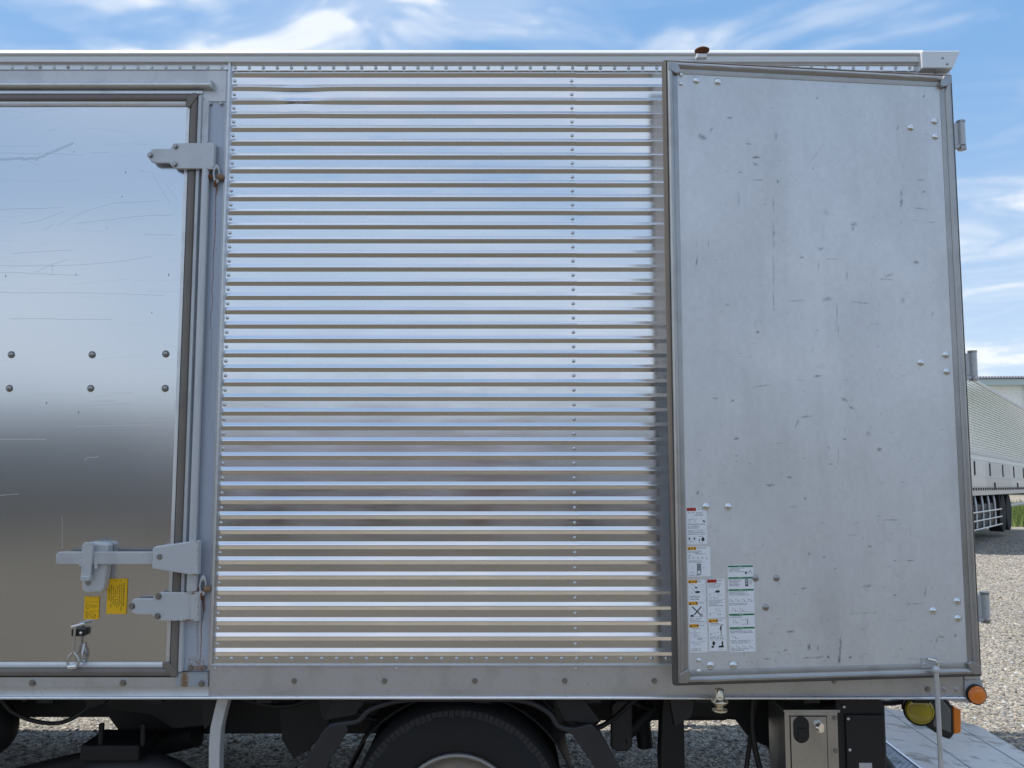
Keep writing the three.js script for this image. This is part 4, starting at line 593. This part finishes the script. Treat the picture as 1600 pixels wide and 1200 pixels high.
// mudguard stay: tube arch ending in two slanting flat arms
{
  const s = mesh('mudguard_stay', uvm(tube([[-0.69, 0.785, -0.04], [-0.66, 0.79, -0.04], [-0.585, 0.803, -0.04], [-0.56, 0.828, -0.04], [-0.534, 0.847, -0.04], [-0.47, 0.869, -0.04], [-0.41, 0.88, -0.04], [-0.34, 0.883, -0.04], [-0.05, 0.883, -0.04], [0.03, 0.879, -0.04], [0.09, 0.862, -0.04], [0.145, 0.828, -0.04], [0.17, 0.79, -0.04], [0.2, 0.775, -0.04], [0.25, 0.77, -0.04]], 0.0105, 90, 10)), M.stay, truck);
  mesh('stay_arm', uvm(plate([[-0.72, 0.765], [-0.7, 0.787], [-0.63, 0.795], [-0.62, 0.772], [-0.69, 0.655], [-0.76, 0.45], [-0.88, 0.45], [-0.8, 0.62]], -0.075, -0.03, 0.005)), M.stay, s);
  mesh('stay_arm', uvm(plate([[0.19, 0.772], [0.245, 0.782], [0.3, 0.795], [0.335, 0.76], [0.42, 0.61], [0.5, 0.45], [0.38, 0.45], [0.31, 0.64], [0.23, 0.752]], -0.075, -0.03, 0.005)), M.stay, s);
  mesh('stay_gusset', uvm(plate([[0.16, 0.885], [0.27, 0.885], [0.335, 0.8], [0.3, 0.79], [0.2, 0.8]], -0.06, -0.05, 0.002)), M.chassis, s);
  mesh('stay_gusset', uvm(plate([[-0.72, 0.8], [-0.6, 0.82], [-0.55, 0.885], [-0.68, 0.885]], -0.06, -0.05, 0.002)), M.chassis, s);
}
// hanger of the side guard: pale bent bar
mesh('side_guard_hanger', uvm(plate([[-1.118, 0.93], [-1.125, 0.89], [-1.139, 0.83], [-1.151, 0.77], [-1.154, 0.7], [-1.151, 0.6], [-1.15, 0.38], [-1.108, 0.38], [-1.109, 0.6], [-1.111, 0.7], [-1.108, 0.77], [-1.096, 0.83], [-1.082, 0.89], [-1.075, 0.93]], -0.1, -0.05, 0.005)), M.paint, truck);
// suspension and odd brackets
{
  const sp = part('leaf_spring', truck);
  for (let i = 0; i < 6; i++) { const L = 0.72 - i * 0.09; mesh('leaf', uvm(tube([[-0.212 - L, 0.5 + 0.16 * (L / 0.72) ** 2 - i * 0.016, -0.82], [-0.212 - L / 2, 0.5 + 0.04 * (L / 0.72) ** 2 - i * 0.016, -0.82], [-0.212, 0.5 - i * 0.016, -0.82], [-0.212 + L / 2, 0.5 + 0.04 * (L / 0.72) ** 2 - i * 0.016, -0.82], [-0.212 + L, 0.5 + 0.16 * (L / 0.72) ** 2 - i * 0.016, -0.82]], 0.011, 24, 4).translate(0, 0, 0)), M.chassis, sp); }
  mesh('spring_shackle', uvm(plate([[0.43, 0.545], [0.455, 0.528], [0.5, 0.528], [0.522, 0.55], [0.522, 0.72], [0.505, 0.742], [0.455, 0.742], [0.432, 0.72]], -0.52, -0.48, 0.006, [circle(0.476, 0.565, 0.02), circle(0.476, 0.71, 0.02)])), M.stay, truck);
  mesh('suspension_arm', uvm(join([bar([0.5, 0.57, -0.56], [0.64, 0.68, -0.58], 0.03, 12), bar([0.56, 0.86, -0.62], [0.6, 0.5, -0.62], 0.035, 12)])), M.chassis, truck);
  mesh('rear_frame_post', uvm(plate([[0.66, 0.93], [0.735, 0.93], [0.735, 0.2], [0.64, 0.2], [0.63, 0.52], [0.64, 0.7]], -0.5, -0.42, 0.006)), M.chassis, truck);
  mesh('rear_bracket', uvm(plate([[0.72, 0.92], [1.3, 0.92], [1.3, 0.4], [1.18, 0.4], [1.14, 0.52], [1.05, 0.56], [0.99, 0.64], [0.76, 0.66], [0.76, 0.62], [0.72, 0.62]], -0.62, -0.54, 0.006)), M.chassis, truck);
  mesh('air_hose', uvm(join([tube([[1.02, 0.9, -0.3], [0.99, 0.75, -0.3], [1.0, 0.6, -0.3], [1.05, 0.4, -0.3]], 0.012, 30), tube([[1.06, 0.9, -0.35], [1.03, 0.8, -0.35], [1.0, 0.66, -0.35], [0.97, 0.5, -0.34]], 0.01, 30)])), M.black, truck);
  mesh('air_tank', uvm(new THREE.CapsuleGeometry(0.13, 0.5, 8, 20).rotateZ(Math.PI / 2).translate(-2.55, 0.62, -0.5)), M.chassis, truck);
  // brake chamber and trailing arm of the axle ahead
  mesh('spring_seat', uvm(rb(-1.84, -1.585, 0.508, 0.578, -0.62, -0.42, 0.012)), M.chassis, truck);
  const hubP = [[0.36, -0.02], [0.355, 0.02], [0.3, 0.03], [0.27, 0.05], [0.2, 0.06], [0.0001, 0.06]].map((q) => new THREE.Vector2(...q));
  mesh('brake_drum', uvm(new THREE.LatheGeometry(hubP, 48).rotateX(Math.PI / 2).scale(0.95, 0.62, 1).translate(-1.655, 0.3, -0.5)), M.stay, truck);
  for (const x of [-1.76, -1.58]) mesh('spring_bolt', uvm(bar([x, 0.57, -0.44], [x, 0.66, -0.44], 0.012, 8)), M.chassis, truck);
  mesh('hanger_bracket', uvm(plate([[-1.95, 0.92], [-1.2, 0.92], [-1.3, 0.62], [-1.5, 0.6], [-1.6, 0.66], [-1.78, 0.68], [-1.86, 0.8]], -0.6, -0.55, 0.004)), M.chassis, truck);
  mesh('torque_rod', uvm(bar([-1.45, 0.52, -0.7], [-2.4, 0.25, -0.9], 0.05, 14)), M.chassis, truck);
  mesh('frame_bracket', uvm(plate([[-1.02, 0.92], [-0.74, 0.92], [-0.78, 0.66], [-0.86, 0.56], [-0.93, 0.52], [-0.98, 0.6]], -0.46, -0.42, 0.004)), M.chassis, truck);
}
// wiring, brackets and bolts under the floor
{
  const q = rng(91);
  for (let i = 0; i < 9; i++) { const x = -2.3 + i * 0.44 + q() * 0.2, z = -0.3 - 0.35 * q(), y = 0.86 - 0.06 * q(); mesh('cable', uvm(tube([[x, 0.9, z], [x + 0.1, y - 0.05, z], [x + 0.28, y - 0.08 - 0.06 * q(), z - 0.03], [x + 0.46, y, z], [x + 0.56, 0.9, z]], 0.007 + 0.006 * q(), 30)), M.black, truck); }
  for (let i = 0; i < 8; i++) { const x = -2.2 + i * 0.47, h = 0.05 + 0.1 * q(); mesh('floor_bracket', uvm(plate([[x, 0.9], [x + 0.12, 0.9], [x + 0.1, 0.9 - h], [x + 0.03, 0.9 - h * 1.3]], -0.24, -0.2, 0.003)), i % 3 ? M.chassis : M.stay, truck); }
  for (let i = 0; i < 12; i++) rivetAt('frame_bolt', boltG, i % 3 ? M.bolt : M.oxide, truck, -2.3 + i * 0.29, 0.66 + 0.08 * (i % 2), -0.777);
  mesh('air_pipe', uvm(join([tube([[-2.6, 0.7, -0.72], [-1.5, 0.71, -0.72], [-0.9, 0.69, -0.72], [0.4, 0.72, -0.72]], 0.011, 50), tube([[-2.6, 0.74, -0.73], [-1.2, 0.74, -0.73], [0.5, 0.75, -0.73]], 0.008, 50)])), M.stay, truck);
}
// tail-lift control box and the black motor housing beside it
{
  const c = mesh('control_box', uvm(rb(1.056, 1.262, 0.34, 0.815, -0.3, -0.1, 0.004)), M.steel, truck);
  mesh('box_hood', uvm(plate([[1.048, 0.828], [1.268, 0.828], [1.266, 0.818], [1.052, 0.818]], -0.3, -0.088, 0.001)), M.steel, c);
  const ov = new THREE.Shape(); ov.absarc(1.1175, 0.772, 0.03, 0, Math.PI); ov.absarc(1.1175, 0.732, 0.03, Math.PI, 2 * Math.PI); ov.closePath();
  mesh('box_seam', join([bx(1.0745, 1.0775, 0.34, 0.803, -0.1005, -0.0985), bx(1.2165, 1.2195, 0.34, 0.803, -0.1005, -0.0985), bx(1.0775, 1.2165, 0.8, 0.803, -0.1005, -0.0985)]), M.black, c);
  mesh('box_door', uvm(rb(1.078, 1.216, 0.34, 0.7995, -0.102, -0.096, 0.001)), M.steel, c);
  mesh('latch_recess', plate(ov, -0.098, -0.0915, 0.002), M.black, c);
  mesh('latch_handle', rb(1.103, 1.132, 0.715, 0.758, -0.094, -0.087, 0.004), M.black, c);
  const k = mesh('key_lock', join([new THREE.CylinderGeometry(0.022, 0.022, 0.012, 28).rotateX(Math.PI / 2).translate(1.187, 0.763, -0.09), new THREE.CylinderGeometry(0.017, 0.019, 0.012, 28).rotateX(Math.PI / 2).rotateY(0.5).translate(1.187, 0.763, -0.083)]), M.chrome, c);
  for (const y of [0.795, 0.672]) rivetAt('bolt', boltG, M.bolt, c, 1.249, y, -0.1).scale.setScalar(0.8);
  const hs = new THREE.Shape(); hs.moveTo(1.266, 0.3); hs.lineTo(1.266, 0.868); hs.lineTo(1.43, 0.868); hs.lineTo(1.462, 0.83); hs.lineTo(1.462, 0.3); hs.closePath();
  const mh = mesh('motor_housing', uvm(plate(hs, -0.6, -0.13, 0.008)), M.black, truck);
  mesh('housing_cover', uvm(rb(1.3, 1.452, 0.3, 0.8, -0.135, -0.118, 0.006)), M.black, mh);
  for (const [x, y] of [[1.31, 0.785], [1.312, 0.668], [1.295, 0.83]]) rivetAt('screw', smallDomeG, M.rivet, mh, x, y, -0.118).scale.setScalar(0.7);
  mesh('name_plate', rb(1.345, 1.395, 0.6, 0.62, -0.12, -0.115, 0.001), M.paint, mh);
  mesh('lift_beam', uvm(rb(1.2, 1.6, 0.862, 0.93, -2.3, -0.2, 0.006)), M.chassis, truck);
}
// yellow work lamp and rear combination lamp in black housing
{
  const w = part('work_lamp', truck); w.position.set(1.655, 0.776, -0.25); w.rotation.set(0.02, -0.28, 0);
  mesh('lamp_shell', new THREE.LatheGeometry([[0.0001, -0.075], [0.035, -0.07], [0.056, -0.03], [0.062, 0.0], [0.06, 0.008], [0.055, 0.008]].map((q) => new THREE.Vector2(...q)), 36).rotateX(Math.PI / 2), M.black, w);
  mesh('lens', join([domeGeo(0.0555, 0.018, 36).translate(0, 0, 0.004)]), M.yellow, w);
  mesh('lens_ring', new THREE.TorusGeometry(0.048, 0.003, 8, 40).translate(0, 0, 0.014), M.yellow, w);
  const ribs = []; for (let i = -3; i <= 3; i++) ribs.push(new THREE.BoxGeometry(0.0015, 2 * Math.sqrt(0.042 ** 2 - (i * 0.011) ** 2), 0.002).translate(i * 0.011, 0, 0.021 - (i * 0.011) ** 2 * 5)); mesh('lens_ribs', join(ribs), M.yellow, w);
  const mb = mesh('lamp_bracket', uvm(plate([[1.53, 0.93], [1.72, 0.93], [1.73, 0.84], [1.62, 0.83], [1.55, 0.82], [1.53, 0.86]], -0.4, -0.28, 0.004)), M.black, truck);
  const t = part('tail_lamp', truck);
  mesh('lamp_housing', uvm(plate([[1.66, 0.855], [1.75, 0.855], [1.79, 0.79], [1.79, 0.68], [1.772, 0.662], [1.74, 0.672], [1.66, 0.73]], -0.42, -0.245, 0.008)), M.black, t);
  mesh('side_lens', uvm(plate([[1.7, 0.8], [1.745, 0.82], [1.778, 0.78], [1.774, 0.69], [1.705, 0.715]], -0.25, -0.24, 0.003)), M.greylens, t);
  mesh('amber_lens', uvm(plate([[1.79, 0.795], [1.822, 0.78], [1.818, 0.69], [1.8, 0.684], [1.788, 0.684]], -0.44, -0.243, 0.006)), M.amber, t);
}
// tail-lift platform lowered behind the truck: tread plate, then brushed sloping plate
{
  const plat = part('lift_platform', truck);
  const scuffTex = dataTex(512, 512, (u, v) => { const a = tileNoise(u, v, 5, 301, 5, 3), b = tileNoise(u, v, 24, 311, 4), c = tileNoise(u, v, 6, 321, 3, 12); const t = 0.9 - 0.38 * smooth(0.5, 0.72, a * 0.6 + c * 0.4) * smooth(0.35, 0.65, b); return [t, t, t * 1.0]; }, true, 0.9, 0.9);
  const pm = std(rgb(0.55, 0.57, 0.61), 0.3, 1, { map: scuffTex, roughnessMap: brushTex });
  const quad = (x0, y0, x1, y1, z0, z1, th) => { const g = new THREE.BoxGeometry(x1 - x0, th, z1 - z0).translate((x0 + x1) / 2, -th / 2, (z0 + z1) / 2), p = g.attributes.position; for (let i = 0; i < p.count; i++) p.setY(i, p.getY(i) + y0 + (y1 - y0) * (p.getX(i) - x0) / (x1 - x0)); g.computeVertexNormals(); return uvm(g); };
  mesh('tread_plate', quad(1.8, 0.215, 2.1, 0.19, -2.32, -0.15, 0.05), pm, plat);
  const studs = []; for (let i = 0; i < 20; i++) for (let k = 0; k < 120; k++) studs.push(new THREE.BoxGeometry(0.009, 0.003, 0.0035).rotateY((i + k) % 2 ? 0.8 : -0.8).translate(1.812 + i * 0.0148, 0.216 - (0.012 + i * 0.0148) * 0.083, -2.3 + k * 0.0179));
  const sd = mesh('tread_studs', join(studs), pm, plat); sd.userData.kind = 'stuff';
  mesh('hinge_strip', quad(2.104, 0.195, 2.122, 0.193, -2.32, -0.15, 0.05), M.bright, plat);
  // main plate with chamfered far corner
  const s = [[2.126, 0.15], [2.126, 2.32], [2.94, 2.32], [3.04, 2.24], [3.04, 0.2], [2.98, 0.15]];
  const g = plate(s.map(([a, b]) => [a, b]), -0.04, 0, 0.004).rotateX(-Math.PI / 2), p = g.attributes.position; for (let i = 0; i < p.count; i++) p.setY(i, p.getY(i) + 0.19 - 0.145 * (p.getX(i) - 2.126) / 0.914); g.computeVertexNormals();
  mesh('platform_plate', uvm(g), pm, plat);
  for (const [x, z0, z1] of [[2.45, -2.3, -0.2], [2.86, -2.26, -0.22]]) mesh('plate_seam', quad(x, 0.1935 - 0.145 * (x - 2.126) / 0.914, x + 0.006, 0.1925 - 0.145 * (x - 2.126) / 0.914, z0, z1, 0.004), M.band, plat);
  mesh('roll_stop', quad(2.5, 0.149, 2.72, 0.115, -2.05, -2.02, 0.01), M.bright, plat);
  mesh('edge_pin', bar([2.9, 0.06, -2.28], [2.9, 0.12, -2.28], 0.008, 8), M.black, plat);
  mesh('lift_arm', uvm(join([bar([1.45, 0.7, -1.9], [1.85, 0.17, -1.9], 0.04, 12), bar([1.45, 0.7, -0.6], [1.85, 0.17, -0.6], 0.04, 12)])), M.chassis, plat);
}

// ================================================================ things beyond
{ // parked wing-body truck seen past the door
  const t = thing('parked_truck', 'ribbed silver wing-body truck parked in the yard behind the open door', 'truck');
  const y0 = groundHeight(10.1, -14.1);
  t.position.set(8.1, 0.06, -11.6);
  t.quaternion.setFromEuler(new THREE.Euler(0, 51 * Math.PI / 180, 0)).multiply(new THREE.Quaternion().setFromAxisAngle(new THREE.Vector3(0, 0, 1), -1.9 * Math.PI / 180));
  const slate = M.band, pale = M.satin;
  const L = 12, n = 27, prof = []; for (let k = 0; k < n; k++) { const y = 1.88 + k * 0.056; prof.push([0, y], [0, y + 0.026], [0.014, y + 0.04]); } prof.push([0, 1.88 + n * 0.056], [-0.05, 1.88 + n * 0.056], [-0.05, 1.88]);
  mesh('corrugated_side', uvm(alongX(prof, 0, L)), M.mirror, t);
  mesh('roof_edge', uvm(rb(0, L, 3.392, 3.47, -0.08, 0.012, 0.012)), slate, t);
  mesh('cargo_box', uvm(bx(0.02, L, 0.95, 3.46, -2.48, -0.055)), M.satin, t);
  mesh('wing_edge', uvm(bx(0, L, 1.8, 1.878, -0.05, 0.015)), slate, t);
  mesh('waist_panel', uvm(bx(0, L, 1.69, 1.798, -0.05, -0.004)), M.mirror, t);
  for (let x = 0, i = 0; x < L - 0.5; x += 4.0, i++) {
    const g = mesh('gate_panel', uvm(rb(x + 0.01, x + 3.99, 1.12, 1.685, -0.045, 0.004, 0.004)), i % 2 ? slate : pale, t);
    for (const q of [0.5, 2.5]) mesh('gate_stake', uvm(rb(x + q, x + q + 0.07, 1.36, 1.66, 0.004, 0.022, 0.004)), M.black, g);
    mesh('gate_rail', uvm(rb(x + 0.01, x + 3.99, 1.34, 1.365, 0.004, 0.016, 0.003)), M.bright, g);
    mesh('gate_latch', uvm(rb(x + 1.1, x + 1.16, 1.06, 1.22, 0.006, 0.03, 0.004)), M.black, g);
  }
  const beam = mesh('bed_beam', uvm(bx(0, L, 0.94, 1.115, -0.06, 0.012)), slate, t);
  for (let x = 0.1; x < L; x += 0.3) mesh('rope_hook', uvm(plate([[x, 1.1], [x + 0.11, 1.1], [x + 0.055, 1.04]], 0.012, 0.03, 0.002)), M.black, beam);
  mesh('chassis_frame', uvm(bx(0, L, 0.62, 0.94, -1.8, -0.7)), M.chassis, t);
  for (let x = 0.3; x < 6; x += 0.85) mesh('guard_hanger', uvm(tube([[x + 0.1, 0.95, -0.1], [x, 0.86, -0.07], [x - 0.02, 0.7, -0.05], [x, 0.2, -0.05]], 0.03, 20, 4)), M.paint, t);
  for (const y of [0.58, 0.4, 0.22]) mesh('guard_rail', bar([0, y, -0.02], [6.2, y, -0.02], 0.02, 8), M.bright, t);
  mesh('fuel_tank', uvm(rb(0.4, 5.9, 0.16, 0.74, -0.75, -0.14, 0.05)), M.black, t);
  for (const x of [6.75, 7.75]) for (const z of [-0.2, -2.2]) mesh('tyre', uvm(new THREE.CylinderGeometry(0.46, 0.46, 0.3, 40).rotateX(Math.PI / 2).translate(x, 0.46, z)), M.tyre, t);
  mesh('mud_flap', uvm(bx(6.24, 6.28, 0.15, 0.92, -0.6, -0.05)), M.black, t);
  mesh('under_rail', bar([8.2, 0.62, -0.15], [11.8, 0.62, -0.15], 0.05, 10), M.paint, t);
}
{ // warehouse with pale wall and ribbed eave
  const w = thing('warehouse', 'pale warehouse with ribbed roof edge behind the parked truck', 'building');
  w.position.set(15, -0.35, -50); w.rotation.y = -0.1;
  mesh('wall', uvm(bx(0, 46, 0, 6.5, -14, 0)), std(rgb(0.84, 0.88, 0.87), 0.7, 0, { map: grimeTex }), w);
  const e = [[-0.4, 6.86], [-0.4, 6.98]]; const pts = []; const N = 260; for (let i = 0; i <= N; i++) { const x = -0.4 + i * 0.18; pts.push([x, 6.98], [x + 0.05, 7.08], [x + 0.1, 7.08], [x + 0.15, 6.98]); }
  mesh('roof', uvm(plate([[-0.4, 6.9], ...pts, [46.4, 6.9]].filter((p, i, a) => i === 0 || p[0] >= a[i - 1][0]).sort((a, b) => 0), -14.5, 0.7, 0)), std(rgb(0.32, 0.32, 0.36), 0.6, 0.3), w);
  mesh('eave_beam', uvm(bx(-0.4, 46.4, 6.5, 6.89, 0.002, 0.6)), std(rgb(0.42, 0.5, 0.5), 0.6), w);
  for (let x = 2; x < 46; x += 5.5) mesh('wall_post', uvm(bx(x, x + 0.2, 0, 6.5, 0.003, 0.2)), M.paint, w);
}
{ // rough grass at the yard's far edge
  const r = rng(12), N = 5200, pos = new Float32Array(N * 9);
  for (let i = 0; i < N; i++) { const d = 27 + 14 * r(), k = 0.55 + 0.25 * r(), x = d * k, z = 3.05 - d, y = groundHeight(x, z), a = r() * 6.283, h = 0.12 + 0.3 * r(), w = 0.02 + 0.03 * r(); pos.set([x - w * Math.cos(a), y, z - w * Math.sin(a), x + w * Math.cos(a), y, z + w * Math.sin(a), x + (r() - 0.5) * 0.2, y + h, z + (r() - 0.5) * 0.2], i * 9); }
  const g = new THREE.BufferGeometry(); g.setAttribute('position', new THREE.BufferAttribute(pos, 3)); g.computeVertexNormals();
  const m = mesh('grass', g, std(rgb(0.11, 0.16, 0.035), 0.9, 0, { side: THREE.DoubleSide })); m.userData = { kind: 'stuff', label: 'green grass growing along the far edge of the yard', category: 'grass' };
}
// ================================================================ across the yard, behind the viewer: what the polished side mirrors
function yardTruck(x, z, body, cab, h, label) {
  const t = thing('yard_truck', label, 'truck', 'trucks parked across the yard'); t.position.set(x, 0, z);
  mesh('cargo_box', uvm(rb(-3.1, 1.9, 1.0, h, -1.15, 1.15, 0.04)), body, t);
  mesh('cab', uvm(rb(2.0, 3.7, 0.55, Math.min(h, 2.5), -1.1, 1.1, 0.15, 4)), cab, t);
  mesh('window', uvm(rb(2.7, 3.5, 1.5, 2.1, -1.115, -1.09, 0.01)), M.black, t);
  mesh('chassis_frame', uvm(bx(-3.0, 2.2, 0.55, 0.98, -0.9, 0.9)), M.chassis, t);
  mesh('side_guard', uvm(bx(-1.0, 1.6, 0.35, 0.8, -1.1, -1.04)), M.chassis, t);
  for (const wx of [-2.1, 2.7]) for (const wz of [-0.95, 0.95]) mesh('tyre', uvm(new THREE.CylinderGeometry(0.42, 0.42, 0.28, 28).rotateX(Math.PI / 2).translate(wx, 0.42, wz)), M.tyre, t);
}
const cGrey = std(rgb(0.17, 0.175, 0.185), 0.5), cRed = std(rgb(0.3, 0.17, 0.165), 0.5), cBlue = std(rgb(0.16, 0.175, 0.2), 0.5), cBrown = std(rgb(0.19, 0.13, 0.125), 0.6), cRose = std(rgb(0.46, 0.37, 0.36), 0.6), cAsh = std(rgb(0.44, 0.43, 0.43), 0.6);
yardTruck(-17.5, 14.8, cBlue, cGrey, 2.6, 'navy box truck with dark cab, leftmost in the row across the yard');
yardTruck(-10.3, 15, cGrey, cGrey, 2.75, 'dark grey box truck parked across the yard');
yardTruck(-3.2, 14.5, cRose, cRed, 2.55, 'faded rose box truck with red cab parked across the yard');
yardTruck(3.9, 14.8, cAsh, cBlue, 2.75, 'ash grey box truck with navy cab parked across the yard');
yardTruck(11.0, 14.5, cRose, cBrown, 2.6, 'rose box truck with brown cab parked across the yard');
for (let i = 0; i < 9; i++) { // row of trees behind them
  const r = rng(400 + i), x = -34 + i * 8.5 + r() * 3, z = 36 + r() * 5, H = 3.6 + r() * 1.6;
  const t = thing('tree', `dark leafy tree ${['at the far left end', 'second from the left end', 'third from the left end', 'fourth from the left end', 'at the middle', 'fourth from the right end', 'third from the right end', 'second from the right end', 'at the far right end'][i]} of the row behind the viewer`, 'tree', 'trees behind the yard'); t.position.set(x, 0, z);
  mesh('trunk', new THREE.CylinderGeometry(0.1, 0.2, H * 0.6, 8).translate(0, H * 0.3, 0), std(rgb(0.06, 0.045, 0.03), 0.9), t);
  const N = 2600, pos = new Float32Array(N * 9); for (let k = 0; k < N; k++) { const a = r() * 6.283, b = Math.acos(2 * r() - 1), q = Math.pow(r(), 0.4), lob = 1 + 0.25 * Math.sin(a * 3 + i) * Math.sin(b * 4), cx = 3.6 * q * lob * Math.sin(b) * Math.cos(a), cy = H * 0.55 + H * 0.48 * q * lob * Math.cos(b), cz = 2.6 * q * lob * Math.sin(b) * Math.sin(a); for (let v = 0; v < 3; v++) pos.set([cx + (r() - 0.5) * 0.5, cy + (r() - 0.5) * 0.5, cz + (r() - 0.5) * 0.5], k * 9 + v * 3); }
  const g = new THREE.BufferGeometry(); g.setAttribute('position', new THREE.BufferAttribute(pos, 3)); g.computeVertexNormals();
  mesh('crown', g, std(rgb(0.05, 0.075, 0.025), 0.9, 0, { side: THREE.DoubleSide }), t);
}
renderer.render(scene, camera);
